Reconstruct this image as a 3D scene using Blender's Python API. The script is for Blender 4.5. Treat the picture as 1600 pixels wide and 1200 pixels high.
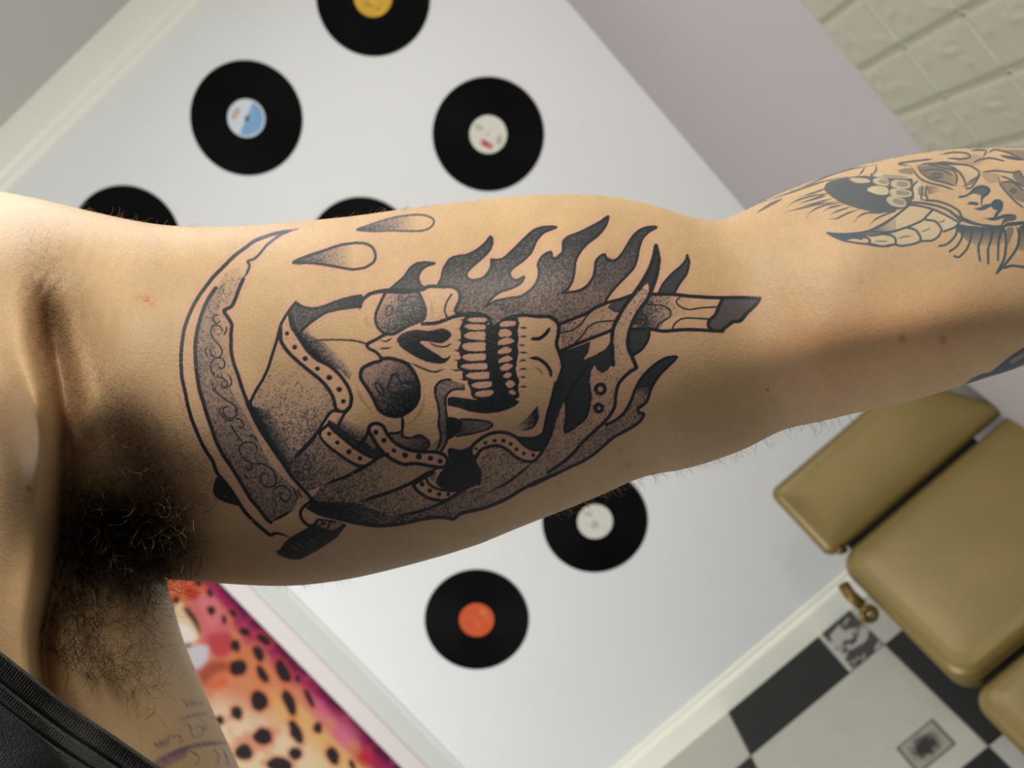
import bpy, bmesh, math, random
import numpy as np
from mathutils import Matrix, Vector
random.seed(7); rng = np.random.default_rng(7)
scene = bpy.context.scene
COL = scene.collection
for o in list(bpy.data.objects): bpy.data.objects.remove(o)

# ------------------------------------------------------------------ camera
# world: X to the right along the record wall, Y into that wall, Z up, floor at 0
EYE = np.array([0.0, 0.0, 1.40]); FPX = 1400.0
ROT = np.array([[0.7424877324, -0.0118254850, 0.6697552726],
                [-0.6656624066, -0.1247778764, 0.7357472678],
                [-0.0748700723, 0.9921142270, 0.1005178232]])   # rows: image right, image down, forward in (X, Y, -Z)
Wr = ROT * np.array([1, 1, -1])
cam_d = bpy.data.cameras.new('camera'); cam = bpy.data.objects.new('camera', cam_d); COL.objects.link(cam)
M = Matrix.Identity(4)
for i in range(3):
    M[i][0] = Wr[0][i]; M[i][1] = -Wr[1][i]; M[i][2] = -Wr[2][i]; M[i][3] = EYE[i]
cam.matrix_world = M
cam_d.sensor_width = 36; cam_d.lens = FPX * 36 / 1600; cam_d.clip_start = 0.02
cam_d.dof.use_dof = True; cam_d.dof.focus_distance = 0.318; cam_d.dof.aperture_fstop = 31.5 / 2.1
scene.camera = cam
# ------------------------------------------------------------------ light
world = bpy.data.worlds.new('world'); scene.world = world; world.use_nodes = True
bg = world.node_tree.nodes['Background']; bg.inputs[0].default_value = (1.0, 0.97, 0.94, 1); bg.inputs[1].default_value = 0.07
def area(name, loc, target, sx, sy, power, color):
    d = bpy.data.lights.new(name, 'AREA'); d.shape = 'RECTANGLE'; d.size = sx; d.size_y = sy; d.energy = power; d.color = color
    o = bpy.data.objects.new(name, d); COL.objects.link(o); o.location = loc
    o.rotation_euler = (Vector(target) - Vector(loc)).to_track_quat('-Z', 'Y').to_euler()
    return o
area('arm_key', (0.56, -0.10, 2.13), (0.12, 0.38, 1.32), 0.42, 0.42, 12.8, (1.0, 0.94, 0.79))  # unseen key light, added to brighten the upper side of the arm
area('back_wall_fill', (-2.30, 0.50, 0.95), (0.15, 2.5, 0.80), 1.3, 1.4, 50, (0.97, 0.985, 1.0))  # unseen window-like fill, added to brighten the lower back wall
area('ceiling_panel', (0.0, 1.25, 2.54), (-0.1, 1.30, 0.0), 0.9, 0.5, 12, (1.0, 0.985, 0.95))
vs = scene.view_settings; vs.view_transform = 'Standard'; vs.look = 'None'; vs.gamma = 1; vs.exposure = 0.0
try: vs.use_curve_mapping = False
except Exception: pass

# ------------------------------------------------------------------ helpers
def rays(px, py):
    c = np.stack([(np.asarray(px, float) - 800) / FPX, (np.asarray(py, float) - 600) / FPX, np.ones(np.shape(px))], -1)
    return c @ Wr
def P(px, py, depth): return EYE + rays(px, py) * np.asarray(depth)[..., None]
def on_plane(px, py, p0, n):
    q = rays(px, py); n = np.array(n, float); return EYE + q * ((np.array(p0) - EYE) @ n / (q @ n))
def proj(p):
    c = (np.asarray(p) - EYE) @ Wr.T; return c[..., 0] / c[..., 2] * FPX + 800, c[..., 1] / c[..., 2] * FPX + 600
def lin(c):
    c = np.asarray(c, float) / 255; return np.where(c <= .04045, c / 12.92, ((c + .055) / 1.055) ** 2.4)
def mat(name, rgb, rough=.5, metal=0., spec=.5, noise=0., nscale=8., bump=0., bscale=40., coat=0., attr=None, sss=0., sheen=0.):
    m = bpy.data.materials.new(name); m.use_nodes = True; nt = m.node_tree; b = nt.nodes['Principled BSDF']
    c = tuple(lin(rgb)) + (1,)
    b.inputs['Base Color'].default_value = c; b.inputs['Roughness'].default_value = rough; b.inputs['Metallic'].default_value = metal
    b.inputs['Specular IOR Level'].default_value = spec; b.inputs['Coat Weight'].default_value = coat
    src = None
    if attr:
        a = nt.nodes.new('ShaderNodeAttribute'); a.attribute_name = attr; src = a.outputs['Color']
    if noise or bump:
        tc = nt.nodes.new('ShaderNodeTexCoord')
    if noise:
        n = nt.nodes.new('ShaderNodeTexNoise'); n.inputs['Scale'].default_value = nscale; n.inputs['Detail'].default_value = 5
        nt.links.new(tc.outputs['Object'], n.inputs['Vector'])
        r = nt.nodes.new('ShaderNodeMapRange'); r.inputs['From Min'].default_value = .3; r.inputs['From Max'].default_value = .7
        r.inputs['To Min'].default_value = 1 - noise; r.inputs['To Max'].default_value = 1 + noise; nt.links.new(n.outputs['Fac'], r.inputs['Value'])
        mx = nt.nodes.new('ShaderNodeVectorMath'); mx.operation = 'SCALE'; nt.links.new(r.outputs['Result'], mx.inputs['Scale'])
        if src: nt.links.new(src, mx.inputs[0])
        else: mx.inputs[0].default_value = c[:3]
        src = mx.outputs[0]
    if src: nt.links.new(src, b.inputs['Base Color'])
    if bump:
        n = nt.nodes.new('ShaderNodeTexNoise'); n.inputs['Scale'].default_value = bscale; n.inputs['Detail'].default_value = 4
        nt.links.new(tc.outputs['Object'], n.inputs['Vector'])
        bp = nt.nodes.new('ShaderNodeBump'); bp.inputs['Strength'].default_value = bump; bp.inputs['Distance'].default_value = .002
        nt.links.new(n.outputs['Fac'], bp.inputs['Height']); nt.links.new(bp.outputs['Normal'], b.inputs['Normal'])
    if sss:
        b.inputs['Subsurface Weight'].default_value = sss; b.inputs['Subsurface Radius'].default_value = (1, .35, .2); b.inputs['Subsurface Scale'].default_value = .004
    if sheen: b.inputs['Sheen Weight'].default_value = sheen
    return m
def link(name, me, m, parent=None, smooth=False):
    if m: me.materials.append(m)
    if smooth: me.polygons.foreach_set('use_smooth', [True] * len(me.polygons))
    o = bpy.data.objects.new(name, me); COL.objects.link(o)
    if parent: o.parent = parent
    return o
def obj(name, bm, m, parent=None, smooth=False):
    me = bpy.data.meshes.new(name); bmesh.ops.recalc_face_normals(bm, faces=bm.faces); bm.to_mesh(me); bm.free()
    return link(name, me, m, parent, smooth)
def tag(o, label=None, cat=None, group=None, kind=None):
    for k, v in (('label', label), ('category', cat), ('group', group), ('kind', kind)):
        if v: o[k] = v
    return o
def empty(name, loc):
    o = bpy.data.objects.new(name, None); COL.objects.link(o); o.location = loc; o.empty_display_size = .05
    return o
def grid_mesh(name, V, closed_v=False, cap=False):
    """V: (n, m, 3) -> quad mesh"""
    n, m = V.shape[:2]; idx = np.arange(n * m).reshape(n, m)
    if closed_v: idx = np.concatenate([idx, idx[:, :1]], 1)
    q = np.stack([idx[:-1, :-1], idx[:-1, 1:], idx[1:, 1:], idx[1:, :-1]], -1).reshape(-1, 4)
    me = bpy.data.meshes.new(name); nq = len(q)
    loops = q.ravel().astype(np.int32); starts = (np.arange(nq) * 4).astype(np.int32); tot = np.full(nq, 4, np.int32)
    if cap:
        a = idx[0, :-1][::-1]; b = idx[-1, :-1]
        loops = np.concatenate([loops, a, b]).astype(np.int32)
        starts = np.concatenate([starts, [nq * 4, nq * 4 + len(a)]]).astype(np.int32); tot = np.concatenate([tot, [len(a), len(b)]]).astype(np.int32)
    me.vertices.add(n * m); me.vertices.foreach_set('co', V.reshape(-1).astype(np.float32))
    me.loops.add(len(loops)); me.loops.foreach_set('vertex_index', loops)
    me.polygons.add(len(starts)); me.polygons.foreach_set('loop_start', starts)
    me.update(calc_edges=True); me.validate(); return me
def set_col(me, name, rgb):
    a = me.color_attributes.new(name, 'FLOAT_COLOR', 'POINT')
    a.data.foreach_set('color', np.concatenate([rgb, np.ones((len(rgb), 1))], 1).astype(np.float32).ravel())
def box(bm, x0, x1, y0, y1, z0, z1, bevel=0.):
    vs_ = [bm.verts.new(v) for v in [(x0, y0, z0), (x1, y0, z0), (x1, y1, z0), (x0, y1, z0), (x0, y0, z1), (x1, y0, z1), (x1, y1, z1), (x0, y1, z1)]]
    fs = [bm.faces.new([vs_[i] for i in f]) for f in [(3, 2, 1, 0), (4, 5, 6, 7), (0, 1, 5, 4), (1, 2, 6, 5), (2, 3, 7, 6), (3, 0, 4, 7)]]
    if bevel:
        es = {e for f in fs for e in f.edges}; bmesh.ops.bevel(bm, geom=list(es), offset=bevel, segments=1, affect='EDGES')
def box_obj(name, m, parent, *a, **k):
    bm = bmesh.new(); box(bm, *a, **k); return obj(name, bm, m, parent)
def tube(bm, pts, r, sides=10, rad=None):
    pts = [Vector(p) for p in pts]; prev = None; rings = []
    for i, p in enumerate(pts):
        d = (pts[min(i + 1, len(pts) - 1)] - pts[max(i - 1, 0)]).normalized()
        a = d.orthogonal().normalized() if prev is None else (prev - d * prev.dot(d)).normalized()
        prev = a; b = d.cross(a); rr = rad[i] if rad else r
        rings.append([bm.verts.new(p + (a * math.cos(t) + b * math.sin(t)) * rr) for t in [2 * math.pi * k / sides for k in range(sides)]])
    for A, B in zip(rings, rings[1:]):
        for k in range(sides): bm.faces.new([A[k], A[(k + 1) % sides], B[(k + 1) % sides], B[k]])
    bm.faces.new(rings[0][::-1]); bm.faces.new(rings[-1])
def spl(pts, step=2.0, closed=False):
    p = np.array(pts, float)
    if len(p) < 3: p = np.array([p[0], (p[0] + p[-1]) / 2, p[-1]])
    q = np.vstack([p[-1], p, p[0], p[1]]) if closed else np.vstack([2 * p[0] - p[1], p, 2 * p[-1] - p[-2]])
    out = []
    for i in range(1, len(q) - 2):
        a, b, c, d = q[i - 1], q[i], q[i + 1], q[i + 2]; n = max(2, int(np.linalg.norm(c - b) / step))
        t = np.linspace(0, 1, n, endpoint=False)[:, None]
        # centripetal-ish tension keeps corners tight
        m1 = (c - a) * .42; m2 = (d - b) * .42
        out.append((2 * t**3 - 3 * t**2 + 1) * b + (t**3 - 2 * t**2 + t) * m1 + (-2 * t**3 + 3 * t**2) * c + (t**3 - t**2) * m2)
    out.append(q[-2 - (0 if not closed else 0)][None] if not closed else p[:1]); return np.vstack(out)

# ------------------------------------------------------------------ room materials
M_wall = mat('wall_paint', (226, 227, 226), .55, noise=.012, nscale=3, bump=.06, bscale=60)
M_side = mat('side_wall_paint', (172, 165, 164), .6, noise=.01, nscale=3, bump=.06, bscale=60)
M_emb = mat('embossed_tile_paint', (160, 157, 138), .4, noise=.02, nscale=9, bump=1.0, bscale=24)
M_trim = mat('trim_gloss', (243, 244, 229), .3, noise=.01, nscale=5)
M_ceil = mat('ceiling_paint', (200, 196, 191), .8, noise=.01, nscale=2, bump=.05)
M_tw = mat('tile_white', (182, 182, 172), .35, noise=.03, nscale=14)
M_tb = mat('tile_black', (22, 24, 24), .45, spec=.25, noise=.12, nscale=20)
M_grout = mat('grout', (128, 126, 118), .8, noise=.05, nscale=30)
# ------------------------------------------------------------------ room shell
YW, XC, ZC, ZF = 2.50, 0.611, 2.57, 0.0
XL = -3.2
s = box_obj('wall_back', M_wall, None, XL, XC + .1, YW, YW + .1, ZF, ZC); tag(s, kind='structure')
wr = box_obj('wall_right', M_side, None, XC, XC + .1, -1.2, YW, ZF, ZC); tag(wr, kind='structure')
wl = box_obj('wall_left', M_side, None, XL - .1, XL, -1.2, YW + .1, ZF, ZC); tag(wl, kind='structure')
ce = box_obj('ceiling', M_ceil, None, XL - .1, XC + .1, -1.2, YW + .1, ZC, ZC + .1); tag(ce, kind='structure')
fl = box_obj('floor', M_grout, None, XL - .1, XC + .1, -1.2, YW + .1, -.1, -.002); tag(fl, kind='structure')
# cornice: flat upper board with a rounded lower lip
bm = bmesh.new(); prof = [(0, ZC), (-.042, ZC), (-.042, ZC - .080), (-.036, ZC - .089), (-.026, ZC - .094), (-.016, ZC - .098), (-.013, ZC - .106), (-.004, ZC - .110), (0, ZC - .110)]
A = [bm.verts.new((XL, YW + y, z)) for y, z in prof]; B = [bm.verts.new((XC, YW + y, z)) for y, z in prof]
for k in range(len(prof)): bm.faces.new([A[k], A[(k + 1) % len(prof)], B[(k + 1) % len(prof)], B[k]])
bm.faces.new(A[::-1]); bm.faces.new(B); tag(obj('trim_1', bm, M_trim), kind='structure')
bm = bmesh.new(); prof = [(0, 0), (-.016, 0), (-.016, .066), (-.013, .072), (-.006, .077), (-.006, .090), (0, .094)]
A = [bm.verts.new((XL, YW + y, z)) for y, z in prof]; B = [bm.verts.new((XC, YW + y, z)) for y, z in prof]
for k in range(len(prof)): bm.faces.new([A[k], A[(k + 1) % len(prof)], B[(k + 1) % len(prof)], B[k]])
bm.faces.new(A[::-1]); bm.faces.new(B); tag(obj('baseboard_back', bm, M_trim), kind='structure')
# embossed tiles on the near part of the right wall
tile_me = {}
def emb_mesh(w, h, seed):
    n, m = 30, 18; y = np.linspace(0, w, n); z = np.linspace(0, h, m); Y, Z = np.meshgrid(y, z, indexing='ij')
    e = np.minimum.reduce([Y, w - Y, Z, h - Z]); hgt = .005 * np.clip(e / .005, 0, 1) ** .5
    r = np.random.default_rng(seed)
    for _ in range(7):
        cy, cz = r.uniform(.12, .88) * w, r.uniform(.15, .85) * h; a = r.uniform(-.9, 1.2); L = r.uniform(.008, .028)
        u = (Y - cy) * np.cos(a) + (Z - cz) * np.sin(a); v = -(Y - cy) * np.sin(a) + (Z - cz) * np.cos(a) + 14 * u * u
        hgt = hgt + .0026 * np.exp(-(u / L) ** 4 - (v / .0032) ** 2)
    V = np.stack([-hgt, Y, Z], -1); back = V.copy(); me = grid_mesh('tile', V); me.materials.append(M_emb)
    me.polygons.foreach_set('use_smooth', [True] * len(me.polygons)); return me
variants = [emb_mesh(.151, .085, k) for k in range(6)]
Yc = 1.405
bm = bmesh.new(); box(bm, XC - .004, XC + .001, -.4, Yc, ZF + .1, ZC); 
sub = obj('panel_backing', bm, M_emb, wr)
for j in range(27):
    z0 = 1.4 - .139 - .089 * 12 + .089 * j + .002
    if z0 + .087 > ZC or z0 < .12: continue
    for i in range(9):
        y1 = Yc - .155 * i - (.0 if i else 0.0)
        o = bpy.data.objects.new('tile', random.choice(variants)); COL.objects.link(o); o.parent = wr
        o.location = (XC - .004, y1 - .155 + .002, z0)
# floor tiles: checkerboard with small inset squares
cw, ch = .462, .508; gx0, gy0 = -.367, 2.245
M_ins = bpy.data.materials.new('inset_marble'); M_ins.use_nodes = True; nt = M_ins.node_tree; b = nt.nodes['Principled BSDF']; b.inputs['Roughness'].default_value = .4
tc = nt.nodes.new('ShaderNodeTexCoord'); nn = nt.nodes.new('ShaderNodeTexNoise'); nn.inputs['Scale'].default_value = 16; nn.inputs['Detail'].default_value = 3; nt.links.new(tc.outputs['Object'], nn.inputs['Vector'])
cr = nt.nodes.new('ShaderNodeValToRGB'); cr.color_ramp.elements[0].position = .48; cr.color_ramp.elements[0].color = (*lin((44, 44, 44)), 1); cr.color_ramp.elements[1].position = .53; cr.color_ramp.elements[1].color = (*lin((172, 170, 162)), 1)
nt.links.new(nn.outputs['Fac'], cr.inputs[0]); nt.links.new(cr.outputs[0], b.inputs['Base Color'])
M_dia = bpy.data.materials.new('inset_smoky'); M_dia.use_nodes = True; nt = M_dia.node_tree; b = nt.nodes['Principled BSDF']; b.inputs['Roughness'].default_value = .4
tc = nt.nodes.new('ShaderNodeTexCoord'); gr = nt.nodes.new('ShaderNodeTexGradient'); gr.gradient_type = 'SPHERICAL'; mp = nt.nodes.new('ShaderNodeMapping'); mp.inputs['Location'].default_value = (-.5 * 2, -.5 * 2, 0); mp.inputs['Scale'].default_value = (2, 2, 0)
nn = nt.nodes.new('ShaderNodeTexNoise'); nn.inputs['Scale'].default_value = 9; ad = nt.nodes.new('ShaderNodeMath'); ad.operation = 'MULTIPLY_ADD'; ad.inputs[1].default_value = .9
nt.links.new(tc.outputs['Generated'], mp.inputs[0]); nt.links.new(mp.outputs[0], gr.inputs[0]); nt.links.new(tc.outputs['Generated'], nn.inputs['Vector']); nt.links.new(nn.outputs['Fac'], ad.inputs[0]); nt.links.new(gr.outputs['Fac'], ad.inputs[2])
cr = nt.nodes.new('ShaderNodeValToRGB'); cr.color_ramp.elements[0].position = .55; cr.color_ramp.elements[0].color = (*lin((150, 148, 138)), 1); cr.color_ramp.elements[1].position = 1.0; cr.color_ramp.elements[1].color = (*lin((24, 18, 12)), 1)
nt.links.new(ad.outputs[0], cr.inputs[0]); nt.links.new(cr.outputs[0], b.inputs['Base Color'])
M_rim = mat('inset_rim', (96, 94, 84), .4, noise=.1, nscale=30)
for i in range(-6, 2):
    for j in range(-7, 1):
        x0 = gx0 + cw * i; y0 = gy0 + ch * j; x1 = min(x0 + cw, XC); y1 = min(y0 + ch, YW)
        if x0 > XC - .02: continue
        white = (i + j) % 2 != 0
        t = box_obj('tile', M_tw if white else M_tb, fl, x0 + .0015, x1 - .0015, y0 + .0015, y1 - .0015, -.004, .001, bevel=.0008)
        if white and i >= -2 and .5 < y0 < 2.0 and x1 - x0 > .4:
            k = box_obj('inset', M_rim, t, x0 + .311, x0 + .418, y0 + .061, y0 + .171, .001, .0014)
            k2 = box_obj('inset', M_dia, t, x0 + .318, x0 + .411, y0 + .068, y0 + .164, .0013, .0018)
        if not white and i >= -2 and y0 > 2.0 and x1 - x0 > .4:
            box_obj('inset', M_tw, t, x0 + .345, x0 + .357, y0 + .003, y1 - .003, .001, .0014)
            box_obj('inset', M_ins, t, x0 + .357, x0 + .460, y0 + .003, y1 - .003, .001, .0015)

# ------------------------------------------------------------------ vinyl records
M_vin = mat('vinyl', (4, 4, 5), .5, spec=.07)
M_lab = {'yellow': mat('label_yellow', (214, 168, 40), .6, noise=.12, nscale=40),
         'orange': mat('label_orange', (200, 76, 12), .6, noise=.08, nscale=30),
         'cream': mat('label_cream', (214, 212, 200), .6, noise=.05, nscale=30), 'blue': mat('label_blue', (206, 214, 222), .6, noise=.04, nscale=30),
         'plain': mat('label_plain', (205, 200, 190), .6, noise=.04, nscale=30)}
M_print = {'blue': mat('label_print_blue', (118, 164, 204), .6, noise=.08, nscale=60), 'pink': mat('label_print_pink', (205, 110, 125), .6, noise=.1, nscale=60),
           'tan': mat('label_print_tan', (190, 168, 150), .6, noise=.1, nscale=60), 'grey': mat('label_print_grey', (180, 180, 168), .6, noise=.1, nscale=60),
           'pale_orange': mat('label_print_pale', (208, 100, 44), .6, noise=.1, nscale=60), 'ochre': mat('label_print_ochre', (186, 138, 30), .6, noise=.1, nscale=60)}
def lathe(prof, n=96):
    bm = bmesh.new(); rings = []
    for r, y in prof:
        rings.append([bm.verts.new((r * math.cos(2 * math.pi * k / n), y, r * math.sin(2 * math.pi * k / n))) for k in range(n)])
    for A, B in zip(rings, rings[1:]):
        for k in range(n): bm.faces.new([A[k], A[(k + 1) % n], B[(k + 1) % n], B[k]])
    return bm
disc_prof = [(.0036, 0), (.151, 0), (.1515, -.001), (.151, -.0022), (.149, -.0026), (.1462, -.0022)]
r_ = .1455
while r_ > .062:
    disc_prof += [(r_, -.0022), (r_ - .0006, -.00205)]; r_ -= .0012
    if abs(r_ - .118) < .0007 or abs(r_ - .092) < .0007: disc_prof += [(r_, -.0021), (r_ - .002, -.0021)]; r_ -= .0026
disc_prof += [(.060, -.0022), (.0535, -.0022), (.0515, -.0024), (.0036, -.0024), (.0036, 0)]
bm = lathe(disc_prof); me_disc = bpy.data.meshes.new('disc'); bmesh.ops.recalc_face_normals(bm, faces=bm.faces); bm.to_mesh(me_disc); bm.free(); me_disc.materials.append(M_vin)
def patch(name, pts, y, m, parent):
    bm = bmesh.new(); a = [bm.verts.new((x, y, z)) for x, z in pts]; b_ = [bm.verts.new((x, y + .0002, z)) for x, z in pts]
    bm.faces.new(a); bm.faces.new(b_[::-1])
    for k in range(len(a)): bm.faces.new([a[k], a[(k + 1) % len(a)], b_[(k + 1) % len(a)], b_[k]])
    return obj(name, bm, m, parent)
def ell(cx, cz, rx, rz, a=0., n=22, j=.0):
    return [(cx + rx * math.cos(t) * math.cos(a) - rz * math.sin(t) * math.sin(a), cz + rx * math.cos(t) * math.sin(a) + rz * math.sin(t) * math.cos(a)) for t in [2 * math.pi * k / n for k in range(n)]]
# image-right on the wall is (.742 X, -.666 Z); image-down is (-.666 X, -.736 Z)
def iw(u, v): return (.742 * u - .666 * v, -.67 * u - .736 * v)
def record(x, z, lab, label, prints, grp='vinyl records pinned on the white wall'):
    t = empty('vinyl_record', (x, YW - .0005, z)); tag(t, label, 'record', grp)
    d = bpy.data.objects.new('disc', me_disc); COL.objects.link(d); d.parent = t
    bm = lathe([(.0034, -.0024), (.0034, -.0029), (.0500, -.0029), (.0508, -.0024)], 64)
    l = obj('label', bm, M_lab[lab], t)
    for m, pts in prints: patch('print', pts, -.0032, M_print[m], l)
    return t
def blob(u, v, ru, rv, a=0.): 
    return [iw(u + p[0], v + p[1]) for p in ell(0, 0, ru, rv, a)]
half = [iw(.046 * math.cos(t), .046 * math.sin(t)) for t in np.linspace(-1.15, 2.0, 20)]
record(.232, 2.165, 'yellow', 'black vinyl record with yellow label, cut off by the top edge', [('ochre', blob(-.012, .02, .014, .005, .4)), ('ochre', blob(.012, .03, .01, .004, .2))])
record(-.236, 2.165, 'blue', 'black vinyl record with light blue and white label, upper left', [('blue', half), ('tan', blob(-.028, -.012, .019, .008, -1.05)), ('grey', blob(0, 0, .007, .009))])
record(.221, 1.697, 'cream', 'black vinyl record with off-white label and small pink print', [('pink', blob(-.012, .022, .010, .010)), ('pink', blob(.002, .030, .013, .009, .5)), ('grey', blob(-.026, -.018, .012, .008, .4)), ('grey', blob(.03, .014, .008, .014, .3))])
record(-.711, 2.150, 'plain', 'black vinyl record peeking out above the shoulder, far left', [])
record(-.252, 1.695, 'plain', 'black vinyl record mostly hidden behind the upper arm, only its top rim showing', [])
record(-.278, .692, 'cream', 'black vinyl record with plain cream label just below the arm', [('grey', blob(0, .012, .012, .010)), ('grey', blob(-.02, -.022, .014, .006, .3))])
record(-.727, .703, 'orange', 'black vinyl record with bright orange label, lowest on the wall', [('pale_orange', blob(.02, -.024, .016, .010, .7)), ('pale_orange', blob(.0, .004, .022, .003, 1.1)), ('pale_orange', blob(.03, -.006, .010, .008, .4))])

# ------------------------------------------------------------------ raster tools (flat print: tattoo ink and the poster picture)
class Raster:
    def __init__(s, x0, y0, x1, y1, S=2, ch=1):
        s.x0, s.y0, s.S = x0, y0, S; s.w = int((x1 - x0) * S); s.h = int((y1 - y0) * S); s.a = np.zeros((s.h, s.w, ch), np.float32)
    def _bb(s, p, pad):
        q = (np.asarray(p) - [s.x0, s.y0]) * s.S
        a = np.floor(q.min(0) - pad * s.S).astype(int); b_ = np.ceil(q.max(0) + pad * s.S).astype(int) + 1
        return q, max(a[0], 0), max(a[1], 0), min(b_[0], s.w), min(b_[1], s.h)
    def stroke_cov(s, pts, w, taper=0.):
        """coverage of a polyline"""
        q, X0, Y0, X1, Y1 = s._bb(pts, 6)
        if X1 <= X0 or Y1 <= Y0: return None
        out = np.zeros((Y1 - Y0, X1 - X0), np.float32); n = len(q); L = np.linspace(0, 1, n)
        for i in range(n - 1):
            a, c = q[i], q[i + 1]; ww = w * s.S / 2
            if taper: ww *= min(1, max(.22, min(L[i], 1 - L[i]) / taper)) if taper > 0 else (1 + taper * L[i])
            r = ww + 2; x0 = int(max(min(a[0], c[0]) - r, X0)); x1 = int(min(max(a[0], c[0]) + r + 1, X1)); y0 = int(max(min(a[1], c[1]) - r, Y0)); y1 = int(min(max(a[1], c[1]) + r + 1, Y1))
            if x1 <= x0 or y1 <= y0: continue
            gx = np.arange(x0, x1)[None, :] + .5; gy = np.arange(y0, y1)[:, None] + .5; d = c - a; l2 = d @ d + 1e-9
            t = np.clip(((gx - a[0]) * d[0] + (gy - a[1]) * d[1]) / l2, 0, 1)
            D = np.hypot(gx - a[0] - t * d[0], gy - a[1] - t * d[1]); cv = np.clip(ww - D + .5, 0, 1)
            v = out[y0 - Y0:y1 - Y0, x0 - X0:x1 - X0]; np.maximum(v, cv, out=v)
        return out, X0, Y0, X1, Y1
    def poly_cov(s, pts):
        q, X0, Y0, X1, Y1 = s._bb(pts, 1)
        if X1 <= X0 or Y1 <= Y0: return None
        out = np.zeros((Y1 - Y0, X1 - X0), bool); gx = np.arange(X0, X1) + .5; gy = np.arange(Y0, Y1) + .5
        A = q; B_ = np.roll(q, -1, 0)
        for r in range(len(gy)):
            y = gy[r]; m = (A[:, 1] <= y) != (B_[:, 1] <= y)
            if not m.any(): continue
            xs = np.sort(A[m, 0] + (y - A[m, 1]) * (B_[m, 0] - A[m, 0]) / (B_[m, 1] - A[m, 1]))
            out[r] = np.searchsorted(xs, gx) % 2 == 1
        return out.astype(np.float32), X0, Y0, X1, Y1
    def xy(s, X0, Y0, X1, Y1): return (np.arange(X0, X1)[None, :] + .5) / s.S + s.x0, (np.arange(Y0, Y1)[:, None] + .5) / s.S + s.y0
    def sample(s, px, py):
        u = (px - s.x0) * s.S - .5; v = (py - s.y0) * s.S - .5; ok = (u > 1) & (u < s.w - 2) & (v > 1) & (v < s.h - 2)
        u = np.clip(u, 0, s.w - 2); v = np.clip(v, 0, s.h - 2); i = u.astype(int); j = v.astype(int); fu = (u - i)[:, None]; fv = (v - j)[:, None]
        r = s.a[j, i] * (1 - fu) * (1 - fv) + s.a[j, i + 1] * fu * (1 - fv) + s.a[j + 1, i] * (1 - fu) * fv + s.a[j + 1, i + 1] * fu * fv
        return r * ok[:, None], ok
def blur(a, r):
    for ax in (0, 1):
        for _ in range(2):
            c = np.cumsum(np.concatenate([np.repeat(a.take([0], ax), r + 1, ax), a, np.repeat(a.take([-1], ax), r, ax)], ax), ax, dtype=np.float64)
            n = a.shape[ax]; a = ((c.take(range(2 * r + 1, 2 * r + 1 + n), ax) - c.take(range(0, n), ax)) / (2 * r + 1)).astype(np.float32)
    return a

# ------------------------------------------------------------------ tattoo drawing (ink density on the skin)
SX = 2
ink = Raster(260, 210, 1640, 930, SX)          # black and grey ink
fin = Raster(1150, 210, 1640, 640, SX)         # older, softer ink on the forearm
crm = Raster(1150, 210, 1640, 640, SX)         # skin left pale between the old lines
brn = Raster(500, 430, 800, 860, SX)          # faint brown under-shading lines
pur = Raster(200, 1060, 420, 1230, SX)         # purple transfer stencil on the flank
TO = {1: (270, 330, 5), 2: (270, 490, 5), 3: (270, 660, 5), 4: (550, 320, 5), 5: (550, 440, 5), 6: (550, 600, 5), 7: (860, 330, 5), 8: (800, 520, 5),
      9: (940, 400, 6.154), 11: (1160, 220, 6.6667), 12: (1360, 220, 6.6667), 13: (1400, 330, 8), 14: (1440, 500, 10), 20: (0, 900, 4)}
def T(n, pts):
    x, y, k = TO[n]; return [(x + a / k, y + b_ / k) for a, b_ in pts]
nz = rng.random(ink.a.shape[:2]).astype(np.float32); nz = blur(nz[..., None], 1)[..., 0]
sx_ = np.argsort(nz.ravel()); rk = np.empty(nz.size, np.float32); rk[sx_] = np.linspace(0, 1, nz.size); nz = rk.reshape(nz.shape)
def put(R, c, val, mode='max'):
    if c is None: return
    out, X0, Y0, X1, Y1 = c; v = R.a[Y0:Y1, X0:X1, 0]
    if mode == 'max': np.maximum(v, out * val, out=v)
    else: v *= 1 - out * (1 - val)
def line(n, pts, w=4.5, v=.96, taper=0., R=ink, closed=False):
    put(R, R.stroke_cov(spl(T(n, pts), 2.2, closed), w * 1.1, taper), v)
def fill(n, pts, v=.9, R=ink, smooth=True): put(R, R.poly_cov(spl(T(n, pts), 3, True) if smooth else T(n, pts)), v)
def erase(n, pts, v=0., R=ink): put(R, R.poly_cov(spl(T(n, pts), 2, True)), v, 'mul')
def shade(n, pts, p0, v0, p1, v1, stip=.75, R=ink, smooth=False):
    """gradient shading inside an outline; stip = how much of it is single needle dots"""
    c = R.poly_cov(spl(T(n, pts), 3, True) if smooth else T(n, pts))
    if c is None: return
    out, X0, Y0, X1, Y1 = c; gx, gy = R.xy(X0, Y0, X1, Y1); a, b_ = np.array(T(n, [p0, p1])); d = b_ - a
    t = np.clip(((gx - a[0]) * d[0] + (gy - a[1]) * d[1]) / (d @ d), 0, 1); den = v0 + (v1 - v0) * t
    dots = np.clip((den - nz[Y0:Y1, X0:X1] if R is ink else den - .5) * 6, 0, 1) * .95
    put(R, (out * ((1 - .88 * stip) * den + .88 * stip * dots * (.45 + .55 * den)), X0, Y0, X1, Y1), 1.)
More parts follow.
